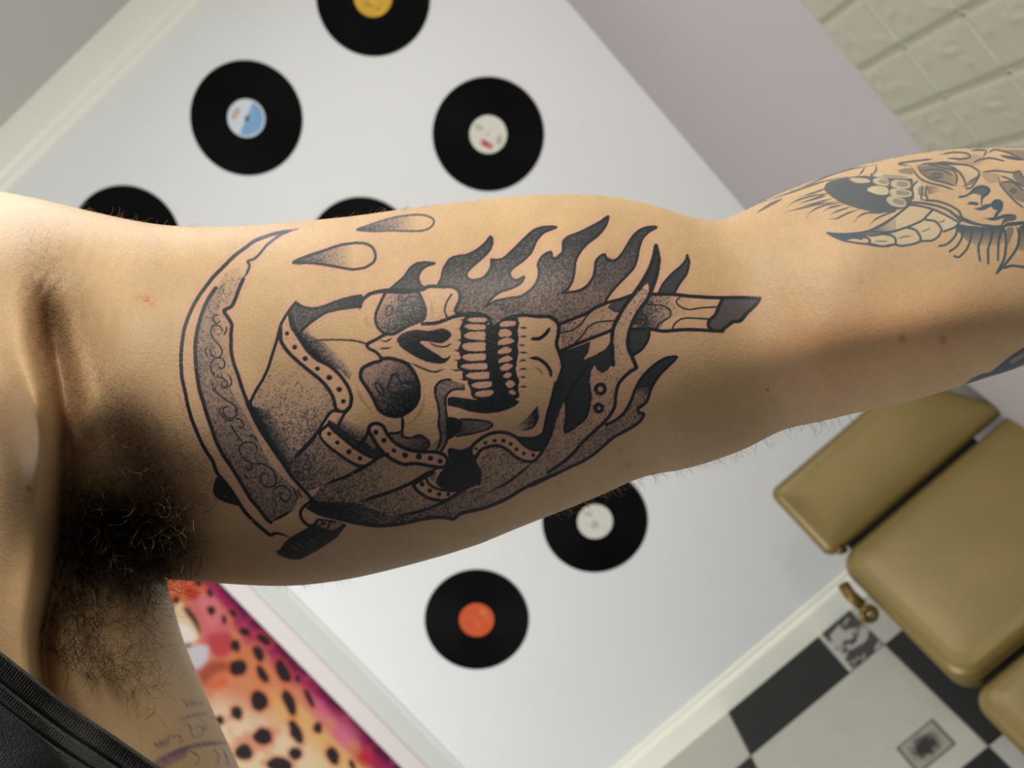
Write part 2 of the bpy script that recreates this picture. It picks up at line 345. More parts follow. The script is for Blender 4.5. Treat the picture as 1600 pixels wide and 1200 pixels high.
# --- scythe blade
outer = T(1, [(980, 140), (860, 160), (750, 190), (640, 232), (560, 290), (480, 350), (400, 430), (320, 510), (265, 580), (210, 655), (160, 740), (120, 830), (90, 920), (75, 1010), (66, 1100)]) + \
        T(2, [(64, 380), (72, 500), (98, 620), (118, 720), (150, 830), (190, 930), (240, 1040), (290, 1120)]) + T(3, [(315, 310), (350, 400), (440, 510), (500, 600), (550, 680), (600, 740), (680, 815), (762, 880), (790, 868), (830, 870), (880, 882), (930, 910)])
inner = T(1, [(335, 600), (290, 665), (250, 740), (212, 850), (188, 950), (175, 1050)]) + T(2, [(176, 300), (180, 400), (192, 500), (210, 600), (240, 700), (270, 800), (305, 900), (340, 1000), (390, 1100)]) + \
        T(3, [(432, 310), (490, 400), (550, 500), (610, 600), (670, 670), (730, 750), (765, 780)])
edge = T(1, [(960, 142), (860, 175), (790, 220), (730, 270), (690, 320), (640, 370), (585, 392), (600, 425), (580, 480), (550, 530), (520, 600), (490, 680), (460, 742), (400, 778), (430, 830), (460, 885), (455, 960), (455, 1060)]) + \
       T(2, [(460, 320), (480, 400), (510, 480), (540, 580), (570, 660), (600, 740), (640, 830), (690, 920), (750, 1010), (810, 1100)]) + T(3, [(860, 320), (920, 410), (1000, 500), (1080, 590), (1110, 615)])
TO[0] = (0, 0, 1)
ec = edge[::-1]
shade(0, inner + T(3, [(940, 685), (1075, 600)]) + ec[1:-8], (300, 600), .58, (362, 590), .16, .6)
shade(0, inner + T(3, [(940, 685), (1000, 560), (760, 330), (600, 0)]) + T(2, [(400, 500), (330, 300), (330, 100)]) + T(1, [(360, 760), (420, 560)]), (290, 480), .36, (300, 800), .5, .6)
shade(0, T(1, [(340, 600), (420, 470), (520, 430), (540, 520), (500, 620), (440, 740), (330, 700)]), (325, 450), .30, (370, 400), .12, .8)
line(0, outer, 5.2, .96, .05); line(0, inner, 5.6, .93); line(3, [(765, 780), (830, 745), (900, 705), (945, 680)], 4.5, .9, .4); line(0, edge[:10], 3.8, .8, .12); line(0, edge[9:], 5.2)
line(2, [(590, 700), (640, 800), (700, 900), (770, 1010), (840, 1110), (900, 1190)], 9, .85)
# swirls engraved on the blade
for p in ([(370, 20), (335, 8), (314, 38), (335, 75), (370, 62)], [(345, 160), (378, 158), (388, 125), (360, 95), (322, 92), (298, 130), (308, 185), (345, 225), (378, 270), (384, 315), (350, 345), (308, 330), (293, 290), (315, 262), (335, 270)],
          [(272, 262), (250, 290), (268, 330)], [(415, 95), (420, 130), (400, 165)], [(330, 345), (300, 385), (298, 440), (330, 492)], [(340, 350), (385, 350), (408, 390), (395, 425), (365, 425), (352, 405)],
          [(330, 495), (308, 530), (322, 590), (370, 640), (430, 685), (480, 715), (502, 760), (480, 808), (435, 818), (398, 785), (392, 748), (418, 725), (450, 742), (452, 770)],
          [(340, 495), (385, 500), (425, 535), (430, 565), (405, 578), (380, 560), (388, 532)], [(420, 470), (450, 500), (458, 545), (440, 575)], [(400, 710), (368, 750), (382, 800), (430, 835), (480, 830)],
          [(480, 820), (525, 825), (556, 868), (535, 893), (508, 880)], [(450, 850), (470, 900), (510, 960), (540, 1000)], [(580, 960), (625, 955), (665, 1000)], [(610, 1075), (640, 1092), (662, 1060), (640, 1018), (590, 1000), (540, 1020), (518, 1060), (538, 1110), (580, 1150), (640, 1175), (700, 1170), (760, 1200)]):
    line(2, p, 2.3, .9, .15)
for p in ([(620, 320), (700, 325), (770, 362), (808, 430), (798, 490), (750, 505), (700, 480), (680, 432), (702, 400), (740, 405), (762, 440)], [(560, 340), (590, 372), (622, 358), (612, 330)], [(780, 570), (792, 520), (842, 494), (892, 512), (922, 562), (900, 610), (860, 612), (838, 580), (855, 545), (880, 545)],
          [(780, 570), (785, 600), (810, 620)], [(940, 505), (975, 595)], [(972, 512), (1006, 585)], [(555, 400), (585, 440)]): line(3, p, 2.3, .9, .15)
fill(3, [(345, 425), (318, 500), (320, 560), (360, 602), (430, 632), (530, 650), (480, 560), (420, 480)], .93)
# handle stub under the blade
fill(3, [(1080, 808), (930, 890), (870, 940), (840, 990), (805, 1005), (830, 1040), (920, 1070), (990, 1072), (1060, 1038), (1150, 988), (1280, 900), (1360, 800), (1260, 765), (1130, 750)], .93, smooth=False)
erase(3, [(1030, 715), (1080, 790), (1120, 755), (1110, 735)], .1); erase(3, [(1150, 765), (1240, 780), (1320, 790), (1280, 830), (1210, 835), (1130, 800)], .25)
line(3, [(1230, 775), (1210, 830)], 3); line(3, [(1160, 770), (1190, 790), (1150, 800)], 2.5)
for k in range(4): line(3, [(900 + 45 * k, 925 - 25 * k), (960 + 45 * k, 965 - 15 * k), (1030 + 40 * k, 985 - 25 * k)], 1.6, .3) ; erase(3, [(890 + 50 * k, 935 - 25 * k), (950 + 45 * k, 985 - 18 * k), (1000 + 40 * k, 1000 - 20 * k), (945 + 45 * k, 970 - 18 * k)], .55)
line(3, [(1110, 612), (1045, 640), (1000, 690), (1005, 750), (1050, 800), (1085, 805)], 4.5)
# --- drops
for n, p in ((1, [(940, 402), (1050, 350), (1180, 308), (1290, 270), (1400, 250), (1500, 252), (1560, 285), (1583, 340), (1570, 395), (1500, 440), (1410, 455), (1310, 440), (1200, 420), (1080, 405)]),
             (4, [(40, 195), (130, 160), (250, 120), (370, 92), (480, 78), (570, 82), (630, 108), (640, 140), (610, 180), (540, 203), (430, 205), (300, 202), (160, 207)])):
    shade(n, p, p[0], .95, (p[0][0] + 480, p[0][1]), .0, .5, smooth=True); line(n, p, 3.8 if n == 1 else 3.0, .82 if n == 1 else .62, closed=True)
# --- flames
fl1 = T(4, [(290, 665), (350, 612), (410, 560), (450, 500), (500, 462), (560, 450), (645, 458), (590, 475), (540, 512), (517, 570), (535, 622), (560, 645)])
shade(0, fl1 + T(4, [(420, 670)]), (640, 410), .82, (640, 450), .74, .3, smooth=False); line(0, fl1, 3.4, .9)
fl2 = T(4, [(670, 630), (700, 570), (715, 500), (765, 425), (830, 400), (900, 390), (980, 350), (1040, 300), (1083, 248), (1097, 290), (1070, 360), (1000, 430), (930, 490), (897, 530), (900, 570), (950, 590), (1020, 572), (1062, 530), (1088, 480), (1090, 428), (1130, 432), (1180, 420), (1250, 360), (1330, 280), (1420, 200), (1500, 175), (1595, 175), (1500, 215), (1440, 280), (1400, 370), (1330, 440), (1260, 490), (1232, 530), (1245, 572), (1290, 590), (1342, 562), (1320, 610), (1250, 650), (1160, 680), (1100, 722), (1048, 795),
             (1120, 752), (1220, 730), (1310, 718), (1390, 670), (1440, 610), (1462, 540), (1455, 460), (1490, 400), (1552, 368), (1562, 405)]) + \
      T(7, [(30, 370), (62, 362), (98, 310), (100, 240), (140, 200), (230, 165), (320, 120), (390, 82), (452, 42), (428, 120), (370, 190), (290, 252), (230, 320), (197, 390), (187, 470), (170, 550), (135, 605), (92, 636), (160, 632), (230, 618), (290, 580), (335, 512), (350, 440), (355, 392), (390, 352), (425, 338), (440, 378), (500, 385), (548, 350), (592, 280), (650, 190), (710, 142), (770, 124), (828, 125), (770, 160), (720, 212), (692, 290), (677, 370), (652, 440), (590, 510), (520, 580), (470, 640), (432, 700), (425, 732)])
cl = T(7, [(340, 760), (180, 840), (80, 880), (0, 822)]) + T(4, [(1450, 872), (1340, 862), (1200, 885), (1110, 950), (1060, 880), (950, 848), (850, 852), (812, 800), (845, 720), (820, 655), (700, 632)])
shade(0, spl(fl2, 2.5).tolist() + cl, (800, 400), .86, (815, 480), .52, .5); 
shade(0, T(4, [(1100, 770), (1300, 730), (1420, 660), (1500, 560), (1599, 560)]) + T(7, [(60, 500), (170, 560), (140, 640), (300, 600), (350, 480), (420, 700), (340, 745), (80, 850)]) + T(4, [(1500, 850), (1200, 850)]), (800, 465), .74, (850, 500), .4, .6)
shade(0, T(7, [(98, 310), (140, 200), (230, 165), (450, 45), (428, 120), (290, 252), (197, 390), (180, 500), (0, 520), (0, 380)]), (930, 350), .88, (880, 430), .50, .3)
shade(0, T(7, [(355, 392), (425, 345), (500, 385), (592, 280), (710, 142), (825, 125), (720, 212), (652, 440), (470, 640), (330, 640)]), (1000, 360), .88, (925, 458), .50, .35)
line(0, fl2, 3.6, .93)
# --- hood
shade(1, [(960, 715), (1020, 750), (1100, 762), (1270, 710), (1470, 665), (1472, 742), (1350, 760), (1200, 790), (1100, 850), (1030, 910), (990, 960), (960, 930), (930, 860), (920, 790)], (950, 900), .72, (1470, 700), .93, .35, smooth=False)
line(1, [(960, 715), (1020, 750), (1100, 762), (1180, 745), (1270, 710), (1370, 680), (1470, 662)], 4.5); line(1, [(990, 955), (1040, 900), (1110, 845), (1200, 790), (1330, 760), (1470, 742)], 4); line(1, [(915, 800), (935, 880), (965, 945), (1010, 1000)], 5)
line(0, T(1, [(962, 712), (900, 790), (852, 870), (832, 930), (812, 1010), (790, 1080)]) + T(2, [(765, 360), (745, 425), (700, 520), (650, 600), (615, 670), (600, 715)]), 4.2)
shade(2, [(985, 150), (1060, 160), (1180, 220), (1330, 350), (1400, 470), (1380, 520), (1300, 440), (1200, 390), (1100, 330), (1030, 260)], (1130, 330), 1.0, (1230, 240), .02, .55)
shade(2, [(985, 120), (1060, 110), (1090, 210), (1200, 290), (1180, 380), (1060, 300)], (1040, 270), 1.0, (1120, 200), .1, .5)
line(2, [(1040, 225), (1110, 214), (1200, 205), (1320, 205), (1430, 215), (1530, 242)], 2.4, .9)
so = [(840, 110), (842, 200), (870, 260), (920, 320), (990, 385), (1070, 450), (1150, 515), (1205, 575), (1250, 650), (1272, 740)]
si = [(915, 20), (930, 100), (980, 180), (1050, 285), (1130, 360), (1220, 405), (1300, 475), (1365, 565), (1395, 650), (1385, 725), (1345, 772)]
shade(2, [(815, 230), (860, 270), (1060, 450), (1200, 580), (1270, 740), (1200, 800), (1130, 920), (950, 1130), (870, 1195), (720, 930), (600, 720), (700, 520)], (950, 350), .05, (900, 900), .50, .85)
shade(2, [(600, 720), (760, 760), (900, 960), (1000, 1080), (920, 1150), (870, 1195), (720, 950)], (720, 920), 1.0, (900, 830), .1, .55)
line(2, so, 5.4); line(2, si, 5.2); line(2, [(1272, 740), (1330, 768), (1380, 730)], 4)
for x, y, r in ((893, 155, 3.4), (952, 262, 3.8), (1035, 352, 4), (1130, 430, 3.6), (1222, 500, 4.4), (1300, 592, 4.2), (1332, 685, 3.6), (1222, 940, 3.2), (1285, 1008, 3.4), (1375, 1080, 4), (1462, 1132, 3.6)): line(2, [(x - 1, y), (x, y), (x + 1, y)], r * 1.75)
line(2, [(1340, 768), (1245, 762), (1190, 830), (1130, 925), (1050, 1020), (960, 1115)], 4.4); line(3, [(1140, 90), (1050, 190), (940, 290)], 3.6, .9, .3)
line(2, [(1345, 775), (1310, 840), (1290, 900)], 4)
fill(2, [(1215, 830), (1290, 870), (1370, 940), (1470, 1000), (1530, 1020), (1590, 1110), (1500, 1100), (1380, 1010), (1290, 950), (1215, 870)], .85)
shade(2, [(1290, 800), (1400, 850), (1500, 900), (1510, 1000), (1400, 970), (1280, 880)], (1360, 950), .9, (1420, 850), .0, .6)
shade(2, [(1540, 900), (1600, 1000), (1600, 1100), (1500, 1060), (1480, 1020)], (1500, 1050), .6, (1600, 980), .2, .5)
line(2, [(1215, 860), (1250, 910), (1310, 960), (1370, 1010), (1450, 1070), (1540, 1118), (1598, 1130)], 4); line(2, [(1215, 865), (1150, 925), (1158, 975), (1220, 1040), (1300, 1100), (1370, 1150), (1455, 1190), (1530, 1180), (1600, 1132)], 4.4)
# --- folds of the cloak
shade(3, [(940, 290), (1130, 110), (1160, 160), (1300, 260), (1460, 345), (1170, 490), (1060, 540), (850, 310)], (1350, 300), .22, (950, 380), .78, .75)
line(3, [(1600, 285), (1490, 345), (1350, 420), (1170, 492)], 4, .95, .2)
shade(6, [(-230, 790), (0, 712), (240, 560), (330, 612), (420, 640), (640, 660), (450, 780), (150, 890), (40, 930), (-200, 960), (-330, 900)], (400, 660), .20, (-200, 880), .62, .8)
line(6, [(280, 545), (180, 590), (100, 650), (0, 705), (-60, 735)], 4); line(6, [(720, 640), (600, 690), (450, 780), (300, 842), (150, 890), (35, 930)], 5, .97, .2)
shade(6, [(480, 800), (520, 852), (600, 895), (740, 910), (640, 955), (500, 1000), (320, 1035), (40, 935), (150, 892), (300, 845)], (600, 900), .30, (100, 980), .62, .8)
shade(6, [(740, 910), (850, 845), (1000, 800), (1060, 850), (1230, 760), (1400, 620), (1480, 530), (1600, 400), (1600, 700), (1450, 760), (1200, 900), (1060, 960), (850, 1010), (790, 1050), (640, 1040), (400, 1090), (200, 1105), (-100, 1060), (-330, 970), (-200, 950), (40, 930), (320, 1035), (500, 1000)], (1300, 700), .32, (0, 1000), .85, .75)
shade(6, [(-340, 900), (-100, 940), (120, 960), (320, 1040), (560, 1020), (800, 960), (790, 1050), (640, 1040), (400, 1095), (200, 1108), (0, 1080), (-330, 985)], (560, 960), .3, (-50, 1050), 1.0, .55)
shade(6, [(0, 920), (200, 985), (150, 1060), (-100, 1040), (-330, 980), (-330, 920)], (200, 960), .6, (-200, 1000), 1.0, .4)
line(6, [(850, 842), (740, 912), (640, 955), (500, 1002), (315, 1036)], 4, .95, .25); line(6, [(1425, 600), (1330, 680), (1230, 760), (1140, 810), (1050, 848)], 4, .95, .3)
line(6, [(-345, 965), (-250, 1015), (-100, 1055), (50, 1088), (200, 1108), (320, 1100), (400, 1090), (520, 1062), (650, 1042), (740, 1045), (790, 1055), (850, 1012), (950, 988), (1060, 960), (1200, 900), (1330, 822), (1450, 760), (1600, 700)], 5.2)
# --- right side cloak, holes and lower flame
shade(8, [(640, 240), (700, 315), (780, 290), (790, 100), (780, 0), (890, 0), (905, 120), (930, 200), (975, 270), (880, 340), (820, 420), (800, 580), (700, 720), (550, 850), (400, 1010), (200, 1120), (0, 1200), (-100, 1200), (180, 1000), (260, 860), (330, 700), (415, 540), (425, 770), (590, 650), (610, 330)], (800, 200), .16, (200, 1100), .34, .9)
shade(8, [(740, 720), (810, 680), (880, 620), (960, 450), (1080, 450), (1030, 560), (985, 600), (1025, 640), (1010, 680), (880, 770), (720, 880), (560, 1000), (350, 1100), (280, 1090), (400, 1010), (550, 850)], (1020, 450), .45, (500, 980), .42, .75)
fill(8, [(1285, 190), (1200, 200), (1130, 240), (1060, 300), (1005, 370), (975, 430), (1085, 420), (1110, 390), (1160, 320), (1220, 260)], .84)
shade(8, [(975, 430), (960, 470), (1060, 500), (1085, 425)], (1020, 420), .85, (1010, 500), .3, .6)
line(8, [(150, 1195), (350, 1100), (450, 1050), (560, 1000), (650, 940), (720, 880), (800, 812), (880, 770), (950, 730), (1005, 685), (1028, 635), (990, 622), (985, 592), (1030, 560), (1060, 520), (1080, 450), (1110, 390), (1160, 320), (1220, 260), (1285, 190), (1200, 200), (1130, 240), (1060, 300), (1000, 372), (960, 450), (930, 530), (880, 620), (810, 682), (735, 718)], 4.4)
line(8, [(905, 90), (930, 200), (972, 268), (930, 300), (880, 342), (832, 400), (812, 480), (800, 580), (760, 652), (700, 718), (620, 790), (550, 855), (480, 940), (400, 1010), (280, 1092)], 4.8)
for x, y, r in ((690, 440, 7.2), (677, 588, 5.8)): line(8, [(x + r * 5 * math.cos(t), y + r * 5 * math.sin(t)) for t in np.linspace(0, 2 * math.pi, 14)][:-1], 5.2, closed=True)
fill(8, [(365, 155), (480, 118), (612, 68), (598, 150), (556, 212), (640, 178), (730, 128), (778, 60), (782, 160), (782, 235), (752, 290), (705, 316), (665, 292), (645, 250), (620, 300), (604, 400), (610, 500), (592, 620), (555, 685), (425, 775), (428, 640), (420, 520), (378, 600), (345, 690), (318, 790), (280, 880), (235, 908), (165, 900), (95, 860), (20, 800), (100, 822), (180, 818), (240, 785), (262, 700), (292, 600), (332, 480), (372, 350), (395, 230)], .86, smooth=False)
line(8, [(365, 155), (395, 230), (385, 300), (350, 400), (318, 500), (285, 600), (262, 700), (240, 785), (170, 822), (60, 822)], 4); line(8, [(425, 520), (470, 430), (540, 330), (600, 250)], 3, .97); line(8, [(600, 400), (612, 500), (592, 620), (555, 685), (420, 775), (425, 640), (420, 520)], 4, .97)
# --- long tail crossing the handle, charred handle
tl = [(825, 268), (808, 350), (782, 430), (742, 510), (692, 590), (640, 662), (580, 742), (530, 830), (492, 910), (480, 1000), (484, 1100), (490, 1200)]
trr = [(825, 268), (847, 370), (835, 480), (808, 570), (762, 680), (700, 765), (650, 850), (620, 930), (605, 1010), (612, 1080), (640, 1140), (672, 1220)]
shade(7, [(790, 650), (960, 650), (1100, 665), (1050, 800), (900, 850), (850, 920), (640, 920), (700, 760)], (720, 800), .75, (1000, 800), .12, .75)
shade(7, [(640, 880), (700, 780), (770, 730), (900, 740), (940, 790), (840, 920)], (700, 860), .9, (900, 800), .3, .6)
shade(7, [(80, 880), (280, 800), (350, 755), (640, 655), (540, 830), (480, 930), (300, 1000), (80, 1090)], (300, 900), .22, (80, 1060), .5, .8)
fill(7, [(455, 740), (520, 700), (640, 658), (580, 740), (545, 790), (490, 775)], .7)
sh = spl(T(7, tl), 3).tolist() + spl(T(7, trr), 3).tolist()[::-1]
put(ink, ink.poly_cov(sh), 0.12, 'mul')
shade(7, [(560, 780), (700, 600), (780, 620), (700, 760), (620, 930), (490, 930)], (700, 600), .35, (540, 900), .16, .85); shade(7, [(490, 900), (610, 950), (610, 1200), (490, 1200)], (540, 900), .16, (560, 1200), .14, .9)
fill(7, [(825, 270), (847, 370), (835, 480), (808, 570), (770, 650), (765, 560), (735, 580), (690, 640), (692, 590), (782, 430)], .84, smooth=False)
line(7, tl, 5.6); line(7, trr, 5.6)
line(7, [(80, 880), (180, 840), (280, 800), (345, 757), (435, 718), (540, 690), (640, 655)], 4.6); line(7, [(80, 1092), (180, 1048), (300, 1000), (400, 962), (480, 928)], 4.6)
line(7, [(780, 648), (960, 650), (1100, 665), (1300, 676), (1500, 675), (1625, 682)], 5); line(7, [(620, 922), (770, 920), (880, 937), (1000, 928), (1100, 925), (1200, 930), (1345, 938)], 5)
fill(9, [(1165, 410), (1120, 500), (1090, 570), (1035, 620), (1028, 670), (1055, 705), (1160, 715), (1210, 670), (1270, 640), (1330, 625), (1400, 550), (1480, 480), (1522, 407)], .62, smooth=False)
line(9, [(1165, 408), (1122, 500), (1092, 570), (1035, 620), (1026, 670), (1055, 702)], 5); line(9, [(1520, 408), (1480, 470), (1400, 545), (1335, 622), (1265, 632), (1205, 675), (1160, 715)], 5.4)
for p in ([(755, 395), (720, 430), (735, 470), (790, 503), (850, 515), (950, 500), (1110, 490)], [(435, 465), (540, 470), (620, 490), (665, 530), (658, 582), (600, 622), (550, 655), (525, 700)], [(680, 700), (705, 650), (765, 607), (850, 596), (1030, 606)], [(370, 558), (420, 572), (440, 612), (422, 660), (385, 690)]): line(9, p, 2.3, .92)
for p in ([(80, 952), (170, 930), (240, 880), (290, 812), (345, 762)], [(180, 1045), (250, 970), (300, 902), (370, 868), (500, 855)], [(455, 750), (495, 778), (545, 785)]): line(7, p, 2.3, .9)
fill(7, [(1068, 345), (1083, 400), (1062, 490), (1010, 562), (965, 645), (845, 645), (880, 570), (950, 490), (1020, 430), (1055, 385)], .76); line(7, [(1068, 345), (1083, 400), (1062, 490), (1010, 562), (965, 645)], 3.6); line(7, [(845, 645), (880, 570), (950, 490), (1020, 430), (1060, 380), (1068, 345)], 3.4)
fill(7, [(615, 925), (775, 925), (762, 1000), (715, 1075), (655, 1118), (622, 1085), (603, 1010)], .8); line(7, [(775, 925), (762, 1000), (715, 1075), (652, 1120)], 4.5)
# --- skull
shade(4, [(260, 690), (215, 780), (185, 860), (190, 930), (230, 990), (290, 1012), (350, 1000), (430, 950), (510, 920), (565, 890), (575, 820), (550, 740), (520, 690)], (280, 740), .30, (460, 900), .92, .6, smooth=True)
line(4, [(258, 690), (215, 780), (185, 860), (190, 930), (230, 990), (290, 1012), (350, 1000), (430, 950), (510, 918), (562, 890), (575, 820), (548, 740), (522, 690)], 4.2)
for p in ([(370, 710), (360, 740), (400, 752), (440, 722), (510, 715)], [(268, 860), (265, 820), (290, 785), (316, 800), (310, 850), (285, 866), (268, 860)], [(345, 830), (370, 790), (430, 783), (500, 792), (550, 802)], [(350, 832), (392, 840), (402, 872), (440, 868), (500, 852), (560, 850)]): line(4, p, 2.2, .85)
line(4, [(-90, 800), (-80, 745), (0, 742), (90, 730), (150, 692), (280, 668), (400, 668), (530, 668), (600, 638), (700, 640), (780, 640), (832, 670), (846, 730), (822, 790), (808, 830), (850, 855), (920, 852), (980, 850), (1040, 868), (1075, 900), (1092, 950), (1112, 955), (1150, 930), (1200, 890), (1280, 868), (1340, 862), (1450, 872), (1540, 875), (1600, 912)], 5.2)
line(4, [(60, 805), (82, 750), (125, 702), (200, 682), (280, 682), (400, 688), (530, 672)], 4); fill(4, [(-120, 745), (20, 742), (75, 765), (60, 800), (-100, 790)], .9)
line(4, [(550, 930), (650, 925), (720, 902), (800, 872), (885, 860)], 5.2); line(4, [(740, 872), (724, 825), (740, 760), (778, 700)], 2.6)
line(4, [(610, 730), (622, 790), (628, 870)], 5, .3, .4, R=brn); line(4, [(140, 850), (105, 905), (138, 960)], 4.5, .28, .4, R=brn)
line(4, [(290, 1008), (240, 1022), (190, 1052), (118, 1088), (132, 1122), (190, 1152), (235, 1205)], 4.6); line(5, [(-5, 458), (60, 470), (115, 488)], 2.6)
line(4, [(215, 1052), (262, 1068), (312, 1042)], 2.6, .9, .3); line(4, [(200, 1127), (250, 1122), (305, 1118)], 2.4, .9, .3)
fill(5, [(350, 460), (370, 420), (430, 390), (500, 375), (580, 385), (650, 375), (710, 365), (762, 388), (778, 420), (752, 452), (700, 482), (640, 475), (580, 465), (530, 470), (560, 500), (620, 540), (680, 575), (715, 600), (750, 592), (770, 568), (762, 600), (730, 632), (680, 642), (600, 630), (520, 600), (440, 555), (380, 510)], .93)
line(5, [(600, 470), (650, 500), (720, 510), (778, 485)], 2.4, .9, .2); line(5, [(440, 630), (500, 655), (560, 682), (640, 706), (722, 685)], 2.6, .9, .2)
ey = [(240, 602), (300, 600), (380, 620), (440, 650), (490, 720), (520, 800), (522, 900), (490, 970), (430, 1022), (350, 1052), (270, 1040), (210, 1000), (160, 900), (110, 820), (68, 750), (80, 682), (150, 640), (215, 622)]
shade(5, ey, (160, 700), .30, (380, 960), 1.0, .55, smooth=True); line(5, ey, 5.2, closed=True)
for p in ([(178, 800), (200, 852), (240, 892), (252, 862), (222, 810), (190, 790), (178, 800)], [(310, 732), (350, 718), (372, 770), (402, 792), (480, 790)], [(308, 735), (300, 782), (276, 820), (292, 860), (350, 880), (430, 872), (505, 880)], [(300, 900), (400, 940), (512, 932)]): line(5, p, 2.5, .95)
line(5, [(390, 1050), (397, 1105), (393, 1165)], 4.2); line(5, [(32, 800), (60, 890), (110, 960), (155, 1015)], 6, .38, .5, R=brn); line(5, [(570, 880), (552, 980), (505, 1060), (440, 1118)], 6, .34, .5, R=brn); line(2, [(1435, 575), (1480, 670), (1555, 772)], 5, .3, .4, R=brn)
# cheek and jaw
shade(5, [(760, 765), (690, 780), (650, 830), (655, 900), (675, 960), (680, 1050), (690, 1200), (745, 1200), (738, 1050), (730, 920), (750, 870), (800, 840), (880, 840), (880, 800)], (700, 800), .45, (700, 1150), .62, .45, smooth=False)
line(5, [(770, 768), (745, 765), (690, 780), (650, 830), (655, 900), (672, 960), (682, 1050), (676, 1120), (692, 1190)], 3.2); line(5, [(875, 840), (800, 842), (752, 870), (730, 920), (734, 1000), (742, 1100), (745, 1200)], 3)
line(6, [(680, 330), (692, 390), (690, 450), (668, 505)], 3.2); line(6, [(742, 300), (746, 400), (735, 460), (700, 520)], 3.4); shade(6, [(680, 340), (745, 340), (735, 460), (690, 520), (560, 520), (640, 460), (690, 420)], (720, 400), .6, (600, 480), .2, .6)
fill(5, [(745, 905), (800, 900), (880, 910), (960, 922), (1040, 918), (1100, 900), (1112, 860), (1090, 790), (1060, 700), (1050, 600), (1040, 480), (1040, 370), (1050, 330), (1110, 352), (1145, 360), (1138, 480), (1142, 600), (1160, 700), (1190, 800), (1220, 860), (1260, 915), (1312, 935), (1265, 980), (1150, 1020), (1040, 1032), (920, 1016), (830, 985), (745, 968)], .95, smooth=False)
fill(5, [(900, 262), (1060, 258), (1090, 300), (1060, 330), (1110, 900), (960, 915), (930, 880), (925, 840), (905, 800), (905, 770), (860, 750), (865, 700), (825, 680), (825, 620), (850, 600), (830, 530), (850, 480), (850, 420), (845, 360), (870, 300)], .93)
fill(5, [(1140, 330), (1200, 290), (1290, 283), (1305, 330), (1295, 380), (1300, 440), (1295, 500), (1300, 560), (1285, 640), (1285, 720), (1305, 770), (1300, 840), (1305, 900), (1250, 920), (1190, 830), (1145, 600), (1135, 480)], .93)
for p in ([(900, 300), (940, 280), (1035, 282), (1058, 300), (1035, 316), (940, 316)], [(876, 350), (915, 332), (1035, 338), (1042, 360), (1030, 376), (930, 374)], [(876, 420), (915, 396), (1035, 392), (1040, 430), (1035, 458), (945, 452), (890, 440)], [(858, 500), (900, 480), (1035, 474), (1040, 510), (1035, 540), (930, 543), (880, 530)],
          [(858, 588), (900, 568), (1038, 562), (1044, 590), (1038, 612), (920, 620), (875, 605)], [(850, 665), (890, 645), (1045, 638), (1055, 660), (1050, 684), (920, 686)], [(890, 738), (920, 714), (1062, 706), (1072, 735), (1065, 758), (950, 762)], [(932, 810), (970, 788), (1085, 780), (1092, 800), (1080, 824), (980, 834)], [(958, 880), (990, 856), (1090, 848), (1104, 872), (1065, 896), (985, 898)],
          [(1152, 332), (1190, 310), (1270, 308), (1282, 325), (1265, 345), (1170, 352)], [(1150, 385), (1195, 368), (1245, 390), (1250, 410), (1230, 426), (1155, 430)], [(1146, 462), (1215, 437), (1268, 462), (1228, 488), (1145, 494)], [(1142, 540), (1200, 508), (1248, 530), (1228, 556), (1148, 564)], [(1150, 610), (1210, 578), (1258, 603), (1218, 624), (1154, 632)],
          [(1162, 668), (1210, 637), (1258, 660), (1218, 690), (1168, 693)], [(1178, 740), (1215, 707), (1250, 728), (1218, 754)], [(1198, 800), (1225, 770), (1262, 780), (1272, 808), (1232, 832)], [(1222, 862), (1250, 846), (1284, 870), (1258, 886)]): erase(5, p, .04)
for p in ([(838, 300), (892, 298)], [(818, 365), (872, 370)], [(812, 455), (872, 462)], [(797, 535), (852, 545)], [(797, 612), (852, 618)], [(772, 690), (852, 696)], [(838, 762), (905, 768)], [(1300, 358), (1362, 362)], [(1300, 428), (1362, 430)], [(1298, 497), (1345, 497)], [(1300, 553), (1368, 556)], [(1303, 632), (1330, 614), (1357, 617)], [(1303, 692), (1330, 681), (1362, 684)], [(1303, 753), (1330, 744), (1352, 750)], [(1308, 822), (1362, 820)]): line(5, p, 2.8, .9, .5)
line(5, [(1548, 358), (1512, 410), (1462, 445), (1405, 447)], 5, .98, .12); line(5, [(1385, 597), (1450, 602), (1510, 640), (1545, 690), (1557, 740)], 5, .98, .12); line(5, [(1425, 670), (1465, 692), (1492, 732)], 3.5, .3, .4)
shade(5, [(1450, 970), (1455, 1070), (1400, 1150), (1300, 1175), (1150, 1170), (1330, 1100), (1400, 1030)], (1430, 1080), .95, (1280, 1130), .05, .6); line(5, [(1450, 980), (1450, 1070), (1410, 1138), (1330, 1165)], 3.2, .93, .3)
line(7, [(-10, 818), (40, 850), (66, 900), (60, 970), (48, 1040), (68, 1100), (88, 1160), (96, 1210)], 5.4)
shade(6, [(850, 275), (960, 280), (1060, 295), (1095, 320), (1060, 350), (960, 380), (820, 408), (860, 340)], (850, 350), .7, (1060, 320), .45, .35); line(6, [(850, 275), (960, 280), (1060, 295), (1097, 320), (1060, 352), (960, 382), (820, 408)], 3)
fill(6, [(745, 262), (800, 262), (858, 290), (858, 350), (812, 402), (750, 432), (742, 350)], .94)
shade(6, [(0, 260), (60, 300), (120, 360), (120, 440), (60, 500), (0, 510)], (40, 460), .85, (70, 320), .0, .55)
